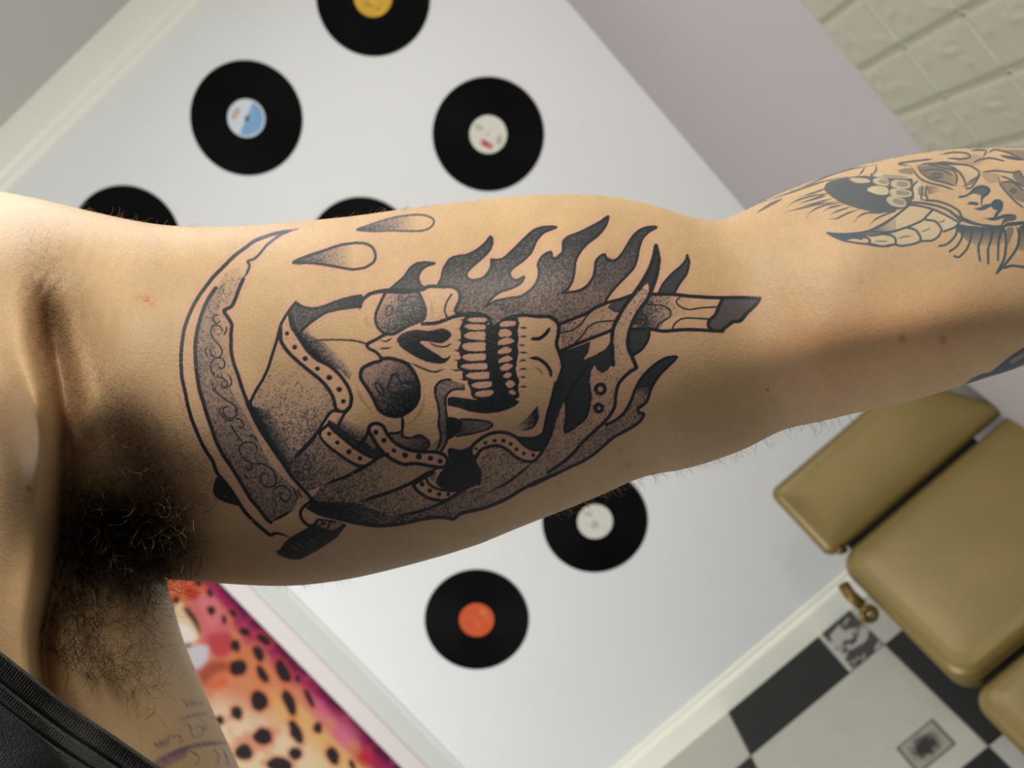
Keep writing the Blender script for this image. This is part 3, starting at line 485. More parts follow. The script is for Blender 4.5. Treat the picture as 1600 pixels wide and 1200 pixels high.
# hood edge pieces in the lower half
m1 = [(190, 308), (240, 328), (282, 400), (340, 462), (430, 510), (540, 530), (640, 530), (712, 550), (748, 592), (732, 640), (690, 652), (620, 642), (500, 622), (400, 626), (320, 592), (250, 542), (200, 482), (150, 402), (130, 350), (150, 318)]
shade(6, [(120, 430), (200, 480), (290, 570), (200, 570), (120, 560), (60, 500)], (140, 540), .5, (160, 460), .2, .6); line(6, [(130, 350), (110, 410), (60, 470)], 4.5); fill(6, [(195, 490), (250, 545), (230, 560), (180, 575), (130, 560)], .8)
shade(6, [(300, 400), (380, 372), (400, 412), (460, 422), (530, 402), (592, 440), (592, 490), (540, 522), (430, 505), (340, 455)], (350, 400), .35, (560, 500), .8, .5); line(6, [(300, 385), (345, 385), (385, 375), (402, 412), (460, 422), (530, 402), (592, 440), (598, 485), (560, 520)], 3.8)
line(6, m1, 5.2, closed=True)
for x, y, r in ((187, 378, 4), (250, 440, 4), (328, 520, 3.6), (415, 556, 4.6), (522, 568, 4.6), (614, 580, 4.2), (690, 603, 4), (548, 782, 4), (608, 833, 3.6), (680, 860, 3.6), (752, 862, 3), (970, 505, 2.4), (1042, 460, 2.8), (1115, 443, 3), (1183, 443, 3.4), (1240, 468, 3.2), (1285, 510, 3.2), (1343, 543, 3), (1415, 555, 3)): line(6, [(x - 1, y), (x, y), (x + 1, y)], r * 1.75)
fill(6, [(760, 500), (850, 512), (930, 490), (925, 560), (965, 630), (1000, 700), (985, 780), (900, 822), (780, 832), (700, 812), (655, 770), (690, 690), (750, 640), (762, 590), (748, 540)], .95)
line(6, [(575, 725), (600, 780), (650, 812), (700, 826), (790, 836), (880, 825)], 4); line(6, [(480, 795), (520, 842), (600, 892), (700, 912), (745, 905), (850, 842)], 5); line(6, [(475, 790), (575, 728), (640, 690)], 4)
shade(6, [(600, 715), (640, 695), (670, 700), (650, 765), (610, 745)], (610, 720), .5, (660, 740), .15, .3)
line(6, [(928, 540), (940, 485), (1000, 432), (1060, 396), (1140, 376), (1220, 386), (1290, 422), (1350, 480), (1420, 515), (1485, 510)], 4.8); line(6, [(945, 560), (965, 580), (1000, 522), (1060, 492), (1140, 482), (1210, 512), (1270, 562), (1340, 600), (1420, 602), (1480, 535), (1530, 440), (1570, 340)], 4.8)
line(6, [(928, 540), (965, 620), (1000, 700), (990, 780)], 5)
fill(6, [(1300, 425), (1420, 432), (1482, 385), (1515, 280), (1540, 150), (1580, -20), (1660, -20), (1620, 120), (1570, 330), (1500, 480), (1440, 512), (1360, 478)], .88, smooth=False)
shade(6, [(985, 600), (1060, 505), (1140, 495), (1210, 525), (1330, 610), (1400, 615), (1230, 760), (1060, 840), (1000, 800), (1008, 700)], (1200, 560), .35, (1050, 780), .42, .9)
# --- old forearm tattoo
F = dict(R=fin)
fill(11, [(850, 500), (900, 425), (1100, 380), (1320, 370), (1355, 480), (1300, 520), (1500, 560), (1520, 640), (1600, 700), (1580, 745), (1400, 745), (1200, 705), (1050, 655), (960, 605), (900, 560)], .72, fin)
fill(12, [(0, 340), (440, 385), (452, 600), (410, 650), (330, 710), (200, 730), (100, 760), (0, 760)], .66, fin, smooth=False)
for p in ([(35, 400), (90, 382), (180, 400), (185, 465), (90, 460), (30, 430)], [(215, 430), (260, 405), (400, 420), (408, 490), (300, 500), (220, 470)], [(5, 490), (60, 470), (170, 485), (178, 555), (80, 560), (0, 530)], [(205, 515), (250, 495), (410, 520), (425, 575), (320, 590), (220, 570)], [(170, 600), (220, 575), (350, 610), (372, 660), (340, 692), (240, 680), (180, 640)], [(30, 355), (60, 340), (440, 372), (440, 395), (60, 375)],
          [(450, 470), (500, 430), (540, 460), (535, 540), (575, 610), (500, 610), (455, 580)]):
    erase(12, p, .12, fin); fill(12, p, .8, crm); cx, cy = np.mean(p, 0); fill(12, [(cx + (a - cx) * .62 + 25, cy + (b_ - cy) * .6) for a, b_ in p], .38, fin)
erase(11, [(1115, 400), (1150, 385), (1300, 395), (1325, 430), (1200, 440)], .12, fin); erase(11, [(1300, 515), (1345, 475), (1500, 490), (1520, 550), (1400, 555)], .12, fin); fill(11, [(1115, 400), (1150, 385), (1300, 395), (1325, 430), (1200, 440)], .6, crm); fill(11, [(1300, 515), (1345, 475), (1500, 490), (1520, 550), (1400, 555)], .6, crm)
fill(11, [(140, 755), (200, 705), (300, 640), (420, 598), (380, 635), (250, 705)], .6, fin)
for p in ([(460, 692), (550, 630), (700, 580), (900, 545)], [(590, 657), (700, 620), (880, 572)], [(640, 672), (760, 650), (940, 600)], [(440, 747), (600, 705), (800, 660), (1000, 628)], [(665, 806), (700, 752), (780, 700), (900, 662), (1060, 640)], [(840, 742), (900, 700), (1060, 662)], [(915, 772), (1000, 730), (1130, 688)], [(890, 812), (980, 811), (1080, 762), (1220, 710)], [(1158, 858), (1210, 790), (1300, 750), (1430, 738)],
          [(1318, 888), (1380, 822), (1480, 772), (1600, 735)], [(600, 582), (750, 540), (900, 485)], [(620, 640), (760, 600), (900, 540)], [(1200, 370), (1250, 320), (1270, 280)], [(1340, 370), (1390, 310), (1395, 260)], [(200, 650), (380, 580), (560, 520), (760, 450), (940, 400), (1100, 375)], [(500, 520), (700, 450), (860, 380), (1000, 330), (1150, 290), (1400, 250)]): line(11, p, 2.6, .72, .35, **F)
shade(11, [(885, 960), (1000, 970), (1150, 965), (1300, 940), (1420, 890), (1540, 820), (1600, 790), (1600, 950), (1450, 970), (1250, 1000), (1060, 1040)], (1100, 1000), .95, (1560, 860), .2, .0, R=fin)
for p in ([(885, 960), (1000, 970), (1150, 966), (1300, 942), (1420, 890), (1540, 820), (1610, 775)], [(885, 960), (960, 1002), (1060, 1040), (1200, 1066), (1300, 1076), (1400, 1095), (1520, 1096), (1600, 1072)], [(1060, 1000), (1220, 1005), (1300, 1010), (1330, 1040), (1310, 1078)], [(1050, 1030), (1150, 1010), (1240, 1022)], [(1330, 990), (1440, 975), (1600, 940)]): line(11, p, 3.0, .82, .0, **F)
fill(12, [(10, 990), (150, 975), (240, 1010), (250, 1060), (130, 1090), (0, 1060)], .6, crm); fill(12, [(210, 970), (400, 905), (510, 990), (450, 1060), (290, 1085)], .6, crm); fill(12, [(430, 890), (600, 830), (720, 900), (700, 1000), (540, 1040), (500, 960)], .6, crm); fill(12, [(570, 810), (670, 720), (900, 830), (850, 900), (750, 930), (700, 850)], .6, crm); fill(12, [(120, 930), (420, 680), (640, 710), (540, 820), (380, 900)], .5, crm)
for p in ([(0, 940), (150, 862), (250, 792), (330, 730), (415, 660)], [(0, 945), (200, 950), (380, 900), (540, 830), (580, 790), (650, 718)], [(150, 975), (220, 985), (262, 1025), (262, 1085)], [(380, 903), (470, 930), (520, 1000), (520, 1052)], [(580, 822), (680, 842), (740, 925), (705, 1000), (640, 1042)], [(765, 945), (880, 900), (935, 840)], [(0, 1072), (130, 1100), (240, 1080), (330, 1095), (460, 1072), (530, 1046), (640, 1042)],
          [(410, 640), (550, 650), (700, 680), (830, 730), (930, 825)], [(410, 665), (520, 680), (640, 710), (760, 760), (905, 840)], [(580, 620), (700, 630), (820, 670), (920, 730), (960, 800), (1100, 862), (1250, 890), (1400, 885), (1600, 860)], [(930, 820), (1100, 870), (1250, 885)], [(930, 585), (1000, 572), (1060, 530)]): line(12, p, 3.2, .78, .0, **F)
for p in ([(280, 1022), (350, 1000), (435, 990)], [(520, 952), (570, 935), (625, 908)], [(700, 850), (760, 840), (770, 820)], [(30, 1045), (180, 1048)]): line(12, p, 2, .55, .3, **F)
shade(12, [(700, 680), (830, 730), (960, 800), (1100, 870), (930, 830), (800, 740)], (760, 700), .2, (960, 810), .7, .0, R=fin)
for p in ([(1000, 575), (1080, 505), (1150, 478), (1212, 488), (1236, 520), (1205, 558), (1165, 590), (1158, 640), (1160, 690)], [(1005, 655), (1060, 650), (1120, 660)], [(1080, 708), (1180, 705), (1260, 655)], [(1380, 690), (1330, 745), (1290, 805)], [(1190, 808), (1290, 815), (1400, 782), (1470, 768)]): line(12, p, 4.5, .85, .25, **F)
fill(12, [(1000, 575), (1080, 510), (1150, 480), (1215, 490), (1236, 525), (1190, 560), (1150, 570), (1080, 550)], .68, fin); fill(12, [(x, y) for x, y in ell(1322, 665, 64, 58)], .88, fin); fill(12, [(1150, 690), (1200, 660), (1270, 660), (1250, 690), (1180, 712)], .8, fin); fill(12, [(1400, 790), (1460, 762), (1510, 770), (1522, 805), (1490, 832), (1430, 840), (1360, 880)], .7, fin)
shade(12, [(480, 265), (620, 250), (800, 290), (900, 370), (890, 470), (750, 440), (600, 400)], (500, 300), .5, (880, 460), .28, .0, R=fin)
for p in ([(420, 262), (465, 330), (520, 395), (620, 440), (750, 470), (870, 512)], [(480, 262), (540, 340), (640, 402), (760, 432), (885, 470)], [(590, 243), (750, 278), (860, 310), (902, 375), (890, 472)], [(480, 258), (620, 235), (800, 262), (920, 325), (985, 430), (1000, 525)], [(520, 320), (620, 300), (740, 305), (850, 360)], [(1000, 460), (1060, 420), (1130, 360), (1120, 310), (1040, 262), (940, 245), (700, 240)], [(990, 430), (940, 340), (850, 270)],
          [(1150, 330), (1300, 312), (1480, 330), (1555, 318), (1580, 370), (1640, 400)], [(1340, 380), (1352, 450), (1420, 540), (1520, 640), (1600, 702)], [(1350, 362), (1450, 400), (1600, 480)], [(1370, 432), (1480, 432), (1600, 520)], [(600, 245), (760, 225), (900, 240)], [(420, 262), (300, 235), (640, 190)], [(1060, 240), (1130, 200), (1250, 180), (1400, 212)], [(1220, 130), (1300, 92), (1450, 130), (1620, 210)], [(720, 150), (860, 120), (1000, 130), (1040, 170), (950, 190), (800, 180)], [(1040, 100), (1200, 100), (1180, 160)], [(590, 460), (575, 540), (600, 620)], [(450, 600), (440, 480), (490, 420)], [(570, 620), (530, 600), (545, 480)], [(1150, 340), (1060, 480), (1000, 500)]): line(12, p, 2.8, .7, .12, **F)
for c, r in (((690, 362), (62, 28)), ((688, 362), (30, 15)), ((1490, 520), (34, 22))): line(12, ell(*c, *r), 2.2, .68, closed=True, **F)
fill(12, ell(1490, 520, 26, 16), .6, fin); fill(12, [(1350, 150), (1480, 160), (1580, 205), (1450, 192), (1380, 170)], .75, fin); fill(12, [(1160, 340), (1330, 345), (1340, 420), (1230, 440)], .22, fin); fill(12, [(880, 480), (960, 470), (1050, 400), (1130, 370), (1090, 440), (1010, 470)], .4, fin)
fill(12, [(1360, 420), (1480, 440), (1600, 520), (1600, 640), (1500, 600), (1400, 520)], .4, fin); shade(12, [(590, 470), (760, 480), (700, 540), (600, 560)], (590, 500), .5, (740, 520), .0, .0, R=fin); fill(12, [(600, 400), (1000, 150), (1200, 180), (1100, 260), (800, 262)], .18, fin); fill(12, [(300, 300), (420, 285), (440, 350), (300, 330)], .4, fin)
fill(12, [(900, 270), (1060, 270), (1120, 330), (1040, 370)], .5, crm); fill(12, [(1040, 560), (1100, 560), (1150, 700), (1040, 640)], .2, crm)
fill(12, [(1240, 100), (1620, 100), (1640, 200), (1450, 130), (1300, 95)], .4, fin); fill(12, [(1480, 330), (1555, 318), (1600, 380), (1600, 470), (1500, 400)], .5, fin)
shade(13, [(780, 160), (900, 180), (1100, 200), (1350, 190), (1340, 400), (1250, 430), (1130, 430), (1000, 430), (870, 360), (770, 250)], (1080, 200), .85, (1080, 430), .15, .0, R=fin)
for p in ([(770, 190), (750, 290), (690, 370), (620, 420), (540, 436)], [(840, 230), (820, 340), (760, 440), (670, 502)], [(950, 230), (930, 360), (880, 480), (790, 572), (730, 562)], [(1095, 200), (1070, 330), (1030, 450), (1050, 622)], [(1210, 230), (1190, 350), (1150, 480), (1155, 652)], [(1310, 250), (1280, 400), (1275, 612)]): line(13, p, 3.4, .88, -.1, **F)
for p in ([(1350, 200), (1372, 350), (1372, 480), (1350, 600), (1300, 700), (1250, 785)], [(1500, 190), (1535, 260), (1535, 380), (1500, 480), (1440, 570), (1350, 680), (1250, 785)], [(1340, 715), (1450, 682), (1620, 702)], [(1350, 210), (1390, 160), (1470, 150), (1620, 140)]): line(13, p, 3.6, .88, .08, **F)
shade(13, [(1540, 190), (1640, 150), (1640, 520), (1560, 490), (1500, 480)], (1560, 200), .75, (1580, 520), .2, .0, R=fin); fill(13, [(1380, 220), (1460, 200), (1470, 260), (1400, 420)], .45, fin)
fill(14, [(610, 1045), (800, 905), (940, 840), (1080, 810), (1280, 650), (1400, 550), (1620, 410), (1620, 680), (1300, 830), (900, 980)], .78, fin, smooth=False); line(14, [(840, 960), (1100, 880), (1350, 780)], 3, .1, R=fin); erase(14, [(1380, 640), (1620, 500), (1620, 560), (1420, 680)], .45, fin); erase(14, [(860, 950), (1050, 880), (1200, 840), (1050, 900)], .4, fin)
# --- purple stencil
for p, w in (([(1130, 770), (1190, 800), (1280, 790)], 2), ([(1150, 765), (1170, 815), (1200, 770), (1225, 800)], 1.6), ([(1085, 912), (1180, 880), (1310, 850)], 2.6), ([(1130, 950), (1150, 930), (1190, 940), (1195, 985), (1230, 1008), (1265, 990), (1268, 955), (1240, 935), (1220, 955), (1235, 980)], 1.8), ([(1250, 900), (1290, 920), (1275, 950), (1310, 960)], 1.4), ([(1000, 1040), (1050, 1005), (1110, 1000), (1140, 1025), (1110, 1045), (1085, 1025)], 1.7),
             ([(940, 1185), (1000, 1150), (1080, 1110), (1180, 1070), (1300, 1048), (1430, 1042)], 6), ([(960, 1060), (1020, 1040), (1060, 1020)], 3), ([(1180, 1090), (1250, 1140), (1200, 1200)], 2), ([(1330, 1080), (1370, 1130), (1350, 1180)], 2), ([(1400, 1090), (1430, 1180)], 2.4), ([(1300, 880), (1370, 900), (1390, 950)], 1.4)): line(20, p, w, .8, .2, R=pur)
fill(20, [(940, 1190), (1090, 1120), (1180, 1080), (1160, 1130), (1060, 1180), (1000, 1230)], .5, pur); fill(20, [(960, 1050), (1050, 1020), (1060, 1060), (1000, 1080)], .35, pur)

# ------------------------------------------------------------------ the person: one continuous body surface
top = np.array([(-400, 286), (-200, 272), (-60, 286), (0, 300), (50, 308), (100, 320), (150, 332), (200, 343), (240, 350), (270, 353), (330, 355), (400, 352), (470, 346), (550, 338), (620, 328), (700, 318), (760, 311), (800, 307), (850, 304), (900, 303), (940, 305), (980, 311), (1020, 320), (1060, 333), (1095, 343), (1125, 346), (1150, 336), (1180, 321), (1215, 304), (1250, 290), (1300, 272), (1350, 257), (1400, 246), (1450, 237), (1500, 232), (1560, 231), (1620, 232), (1700, 240), (1850, 268), (2000, 305), (2150, 330), (2300, 345), (2450, 350)], float)
bot = np.array([(262, 905), (300, 908), (350, 912), (400, 915), (440, 916), (480, 914), (520, 909), (560, 902), (600, 893), (650, 880), (700, 866), (750, 850), (800, 829), (850, 809), (900, 790), (950, 769), (990, 750), (1020, 741), (1060, 735), (1100, 725), (1140, 711), (1170, 699), (1190, 688), (1215, 675), (1240, 667), (1280, 659), (1330, 647), (1380, 636), (1420, 627), (1460, 616), (1500, 603), (1550, 588), (1600, 572), (1700, 545), (1850, 520), (2000, 500), (2150, 480), (2300, 470), (2450, 468)], float)
NR = 400
sm = lambda a: np.convolve(np.pad(a, 12, 'edge'), np.hanning(25) / np.hanning(25).sum(), 'valid')
NF = 250
# upper path runs left over the shoulder and down outside the frame, lower path turns at the armpit and runs down the flank
xa = np.arange(1660, 520, -1.35); far = np.arange(2440, 1660, -8.0); xs = np.r_[far, xa]
xx = np.arange(2450, -420, -2.0); tp_y0 = sm(np.interp(xx, top[:, 0], top[:, 1])); bxx = np.arange(2450, 262, -2.0)
bt = sm(np.interp(bxx, bot[:, 0], bot[:, 1])); bt[bxx < 300] = np.interp(bxx[bxx < 300], bot[:, 0], bot[:, 1])
tx = lambda x: np.interp(x, xx[::-1], tp_y0[::-1]); bx = lambda x: np.interp(x, bxx[::-1], bt[::-1])
tw = np.arange(520, 30, -1.35); spd = 1 - .95 * (520 - tw) / 490.; bw = 520 - np.cumsum(spd) * 1.35; bw = 520 - (520 - bw) * (520 - 264.) / (520 - bw[-1])
T2_ = np.stack([tw, tx(tw)], 1); B2_ = np.stack([bw, bx(bw)], 1)
tpath = spl([tuple(T2_[-1]), (-60, float(tx(-60))), (-180, float(tx(-180))), (-290, 300), (-380, 390), (-430, 560), (-450, 800), (-460, 1100), (-460, 1400), (-460, 1700)], 4)
bpath = spl([tuple(B2_[-1]), (262, 912), (267, 932), (276, 965), (287, 1003), (304, 1043), (324, 1090), (346, 1140), (372, 1195), (400, 1260), (430, 1330), (470, 1450), (500, 1560), (520, 1700)], 2)
def resamp(p, q):
    d = np.r_[0, np.cumsum(np.hypot(*np.diff(p, axis=0).T))]; d /= d[-1]; return np.stack([np.interp(q, d, p[:, 0]), np.interp(q, d, p[:, 1])], 1)
k = np.linspace(0, 1, NF + 1)[1:]; fT = resamp(tpath, k ** 1.1 * .999 + .001 * k); fB = resamp(bpath, np.where(k < .2, k * .15, .03 + (k - .2) / .8 * .97))
Tk = np.vstack([np.stack([xs, tx(xs)], 1), T2_, fT]); Bk = np.vstack([np.stack([xs, bx(xs)], 1), B2_, fB]); nc = len(Tk)
Bk[:, 0] = np.r_[Bk[:len(xs), 0], sm(Bk[len(xs):, 0])]; Bk[:, 1] = np.r_[Bk[:len(xs), 1], sm(Bk[len(xs):, 1])]
for c_ in (0, 1):
    v_ = Tk[:, c_].copy(); n_ = np.convolve(np.pad(v_, 40, 'reflect', reflect_type='odd'), np.hanning(81) / np.hanning(81).sum(), 'valid'); w9 = np.clip((np.arange(nc) - len(xs) - 150) / 200., 0, 1); Tk[:, c_] = v_ * (1 - w9) + n_ * w9
mx_ = (Tk + Bk) / 2; arc = np.r_[0, np.cumsum(np.hypot(*np.diff(mx_, axis=0).T))]; i0 = len(xs); a0_ = arc[i0]; dl = np.clip(arc - a0_, 0, None)
half_px = np.hypot(*(Bk - Tk).T) / 2
axis_d = np.interp(mx_[:, 0], [-500, 600, 900, 1150, 1250, 1600, 2440], [.372, .372, .372, .385, .388, .39, .40])
tr = np.clip((dl - 200) / 520, 0, 1); tr = tr * tr * (3 - 2 * tr)
axis_d = axis_d + .085 * tr
Rk = half_px * axis_d / FPX * .86; Rk = Rk * (1 - tr) + tr * .135
sg_ = lambda a, n=61: np.convolve(np.pad(a, n // 2, 'edge'), np.hanning(n) / np.hanning(n).sum(), 'valid')
axis_d = np.r_[axis_d[:100], sg_(axis_d)[100:]]; Rk = np.r_[Rk[:100], sg_(Rk)[100:]]
sF = np.r_[(np.arange(6) / 6.) ** 2 / NR, np.linspace(1 / NR, 1 - 1 / NR, NR - 1), 1 - ((np.arange(6)[::-1]) / 6.) ** 2 / NR]
tb = np.linspace(0, math.pi, 30)[1:-1]; sB = (1 + np.cos(tb)) / 2
hF = np.sqrt(np.clip(1 - (2 * sF - 1) ** 2, 0, 1)); hB = -np.sin(tb) * np.where(True, 1.0, 1.0)
S = np.r_[sF, sB]; H = np.r_[hF, hB]; nrow = len(S); nfr = len(sF)
PX = Tk[:, None, 0] + (Bk - Tk)[:, None, 0] * S[None]; PY = Tk[:, None, 1] + (Bk - Tk)[:, None, 1] * S[None]
front = np.clip(H, 0, 1)[None] ** .7 * np.ones((nc, 1))
# skew of the cross-section: fuller towards the top edge, as muscles hang
DEP = axis_d[:, None] - Rk[:, None] * H[None]
def seg_d(px, py, pts):
    """distance and signed side to a polyline, plus parameter"""
    best = np.full(px.shape, 1e9); sgn = np.zeros(px.shape); tt = np.zeros(px.shape); L = len(pts) - 1
    for i in range(L):
        a = np.array(pts[i], float); c = np.array(pts[i + 1], float); d = c - a
        t = np.clip(((px - a[0]) * d[0] + (py - a[1]) * d[1]) / (d @ d), 0, 1); ex = px - a[0] - t * d[0]; ey_ = py - a[1] - t * d[1]; D = np.hypot(ex, ey_)
        m = D < best; best = np.where(m, D, best); sgn = np.where(m, np.sign(d[0] * ey_ - d[1] * ex), sgn); tt = np.where(m, (i + t) / L, tt)
    return best, sgn, tt
def sst(x, a, b_): t = np.clip((x - a) / (b_ - a), 0, 1); return t * t * (3 - 2 * t)
G = lambda x, y, sx, sy, a=0.: np.exp(-.5 * ((((PX - x) * math.cos(a) + (PY - y) * math.sin(a)) / sx) ** 2 + ((-(PX - x) * math.sin(a) + (PY - y) * math.cos(a)) / sy) ** 2))
rel = np.zeros_like(DEP)      # relief towards the viewer, metres
# muscles of the arm
rel += .006 * G(780, 430, 190, 90, -.05) - .005 * G(700, 760, 260, 60, -.15) - .004 * G(420, 600, 120, 200)
rel += -.007 * G(1175, 545, 55, 95, .15) - .008 * G(1160, 640, 60, 45, -.6) + .002 * G(1290, 420, 90, 70, -.2) - .004 * G(1150, 400, 40, 60)
rel += .004 * G(1060, 660, 80, 40, -.3)
# forearm coming out from behind the bicep: soft crease
d_, s_, t_ = seg_d(PX, PY, [(1118, 343), (1160, 352), (1210, 357), (1260, 352), (1300, 345)])
rel += -.004 * np.exp(-(d_ / 9) ** 2) * (1 - t_) - .006 * sst(-s_ * d_, -4, 26) * np.exp(-(d_ / 60) ** 2) * (1 - t_)
# armpit: chest fold on the left, hollow to its right
FOLD = [(40, 395), (58, 440), (72, 490), (82, 545), (93, 600), (99, 660), (100, 720), (97, 780), (94, 840), (84, 900), (70, 960), (64, 1010), (70, 1070), (95, 1140), (140, 1230)]
d_, s_, t_ = seg_d(PX, PY, [tuple(v) for v in spl(FOLD, 24)]); sd = d_ * s_     # positive side = left of the fold (screen)
fade = sst(t_, .02, .30)
rel += .032 * fade * sst(sd, -5, 22 + 45 * (1 - sst(t_, .12, .38))) * np.exp(-np.clip(sd, 0, 999) / 520)
rel += -.020 * np.exp(-(d_ / (17 + 16 * t_)) ** 2) * sst(t_, .03, .22) * (1 - .6 * sst(t_, .35, .6))
hol = G(180, 822, 74, 76, .35); rel += -.040 * hol - .012 * G(110, 520, 40, 70, -.2) - .010 * 0
rel += .003 * G(60, 350, 150, 80) + .010 * G(200, 1010, 60, 90)
rs_ = blur(rel[..., None].astype(np.float32), 20)[..., 0]; wq = sst(d_, 30, 90) * np.clip((420 - PX) / 150, 0, 1); rel = rel * (1 - wq) + rs_ * wq
r6 = blur(rel[..., None].astype(np.float32), 4)[..., 0]; w6 = np.clip((420 - PX) / 150, 0, 1) * (1 - sst(t_, .45, .65) * np.exp(-(d_ / 35) ** 2)); rel = rel * (1 - w6) + r6 * w6
rel += .016 * G(1420, 532, 190, 60, -.18) - .005 * G(1330, 330, 120, 40, -.2)
# fine wrinkles by the crease and at the elbow
w1 = np.sin((PX * .9 + PY * .35 + 8 * np.sin(PY / 23)) / 3.6) * G(100, 470, 70, 80); w2 = np.sin((PX * 1.0 - PY * .45 + 5 * np.sin(PY / 31)) / 2.5) * (G(1240, 430, 110, 80) + .6 * G(1080, 380, 80, 30))
rel += .00018 * w1 + .00002 * w2
rel += .0016 * np.sin(PX / 47 + 1.3) * np.sin(PY / 61 + PX / 120)
DEP2 = DEP - rel * front
V = P(PX, PY, DEP2)
body_me = grid_mesh('skin', V, closed_v=True, cap=True)
# -- colours of the skin, vertex by vertex
px, py = PX.ravel(), PY.ravel(); isf = np.repeat((np.arange(nrow) < nfr)[None], nc, 0).ravel()
base = lin((214, 180, 141)); skin = np.tile(base, (len(px), 1)).astype(np.float64)
def cell_noise(s, seed):
    r = np.random.default_rng(seed); g = r.random((int(1500 / s) + 60, int(3400 / s) + 60)); u = (px + 600) / s; v = (py + 100) / s
    u = np.clip(u, 0, g.shape[1] - 2); v = np.clip(v, 0, g.shape[0] - 2); i = u.astype(int); j = v.astype(int); fu = u - i; fv = v - j; fu = fu * fu * (3 - 2 * fu); fv = fv * fv * (3 - 2 * fv)
    return g[j, i] * (1 - fu) * (1 - fv) + g[j, i + 1] * fu * (1 - fv) + g[j + 1, i] * (1 - fu) * fv + g[j + 1, i + 1] * fu * fv
n1, n2, n3, n4 = cell_noise(70, 1), cell_noise(16, 2), cell_noise(3.1, 3), cell_noise(1.7, 4)
skin *= (1 + .10 * (n1 - .5) + .07 * (n2 - .5) + .10 * (n3 - .5) + .05 * (n4 - .5))[:, None]
g = lambda x, y, sx, sy, a=0.: np.exp(-.5 * ((((px - x) * math.cos(a) + (py - y) * math.sin(a)) / sx) ** 2 + ((-(px - x) * math.sin(a) + (py - y) * math.cos(a)) / sy) ** 2))
def tint(m, rgb, k): 
    global skin
    m = np.clip(m * k, 0, 1)[:, None]; skin = skin * (1 - m) + skin * (np.array(rgb))[None] * m
halo = blur(ink.a.copy(), 14); R2 = Raster(260, 210, 1640, 930, SX); R2.a = halo; hv, _ = R2.sample(px, py)
tint(np.clip(hv[:, 0] * 2.0, 0, 1), (1.04, .81, 1.16), .9)
tint(g(1400, 520, 160, 60, -.2), (.92, .76, .68), .6); tint(n1 * g(1330, 560, 150, 50, -.25), (1, .78, .72), .5)
tint(g(60, 700, 50, 200), (1, .9, .84), .5)
tint(g(1480, 300, 230, 90), (.98, 1.02, 1.22), .9)
for x, y, r, c, kx in ((1410, 529, 4.5, (.72, .5, .45), .8), (1474, 531, 5, (.7, .48, .42), .8), (1346, 440, 3, (.8, .6, .5), .5), (45, 763, 2.6, (.3, .2, .15), .9), (865, 720, 3, (.75, .5, .45), .6), (873, 755, 3, (.8, .55, .5), .5), (968, 705, 4, (.8, .62, .5), .6), (982, 727, 3, (.75, .55, .5), .6), (1199, 609, 1.6, (.3, .2, .2), .9), (105, 350, 2, (.8, .6, .5), .4)): tint(g(x, y, r, r), c, kx)
# red scratch, stubble, and armpit pigment with shade painted into it
tint(g(228, 469, 14, 6, .25) * (n3 > .45), (1.0, .62, .5), .9)
tint(g(228, 469, 9, 4, .3) * (n3 > .5), (1.05, .55, .42), .8)
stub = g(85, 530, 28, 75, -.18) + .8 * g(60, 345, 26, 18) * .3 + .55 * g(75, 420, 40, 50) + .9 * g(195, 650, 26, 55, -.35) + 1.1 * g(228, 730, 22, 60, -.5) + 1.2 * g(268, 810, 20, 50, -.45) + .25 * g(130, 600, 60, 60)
tint(stub, (.62, .58, .58), .7); dq, _, tq = seg_d(px, py, FOLD); tint(np.exp(-(dq / 11) ** 2) * sst(tq, .03, .15), (.52, .42, .36), .8); tint(stub * (n4 > .62), (.45, .45, .5), .7)  # stubble and crease tints: pigment plus painted shade, masking a ridge
tint(g(180, 845, 85, 62), (.22, .18, .17), 1.15); tint(g(150, 960, 90, 110), (.8, .72, .65), .6)  # hollow tinted near black, skin below it browner
iv, _ = ink.sample(px, py); iv = iv[:, 0] * isf
fv, _ = fin.sample(px, py); fv = fv[:, 0] * isf; cv, _ = crm.sample(px, py); cv = cv[:, 0] * isf
pv, _ = pur.sample(px, py); pv = pv[:, 0] * isf * np.clip(.5 + n3, 0, 1)
bv, _ = brn.sample(px, py); bv = bv[:, :1] * isf[:, None]; skin = skin * (1 - bv) + lin((150, 84, 52)) * bv
ink_c = lin((22, 32, 39)) * (1 + .35 * (n3 - .5))[:, None]
skin = skin * (1 - .6 * cv[:, None]) + lin((212, 214, 196)) * .6 * cv[:, None]
fv = np.clip(fv * 1.12, 0, .97)[:, None]; skin = skin * (1 - fv) ** 1.5 + lin((80, 100, 118)) * fv
iv = np.clip(iv * (.95 + .08 * n4), 0, 1)[:, None]
skin = skin * np.exp(-np.array([3.0, 2.45, 1.95]) * iv) * (1 - iv ** 3) + ink_c * iv ** 1.3 + lin((70, 88, 98)) * .55 * iv * (1 - iv)
pv = np.clip(pv[:, None] * 1.1, 0, .9); skin = skin * (1 - pv) + lin((86, 44, 128)) * pv
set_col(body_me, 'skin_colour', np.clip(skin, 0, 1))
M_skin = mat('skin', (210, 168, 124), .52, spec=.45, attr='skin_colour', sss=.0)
nt = M_skin.node_tree; b = nt.nodes['Principled BSDF']
tc = nt.nodes.new('ShaderNodeTexCoord'); n = nt.nodes.new('ShaderNodeTexVoronoi'); n.inputs['Scale'].default_value = 900
bp1 = nt.nodes.new('ShaderNodeBump'); bp1.inputs['Strength'].default_value = .22; bp1.inputs['Distance'].default_value = .0004
nt.links.new(tc.outputs['Object'], n.inputs['Vector']); nt.links.new(n.outputs['Distance'], bp1.inputs['Height']); nt.links.new(bp1.outputs['Normal'], b.inputs['Normal'])
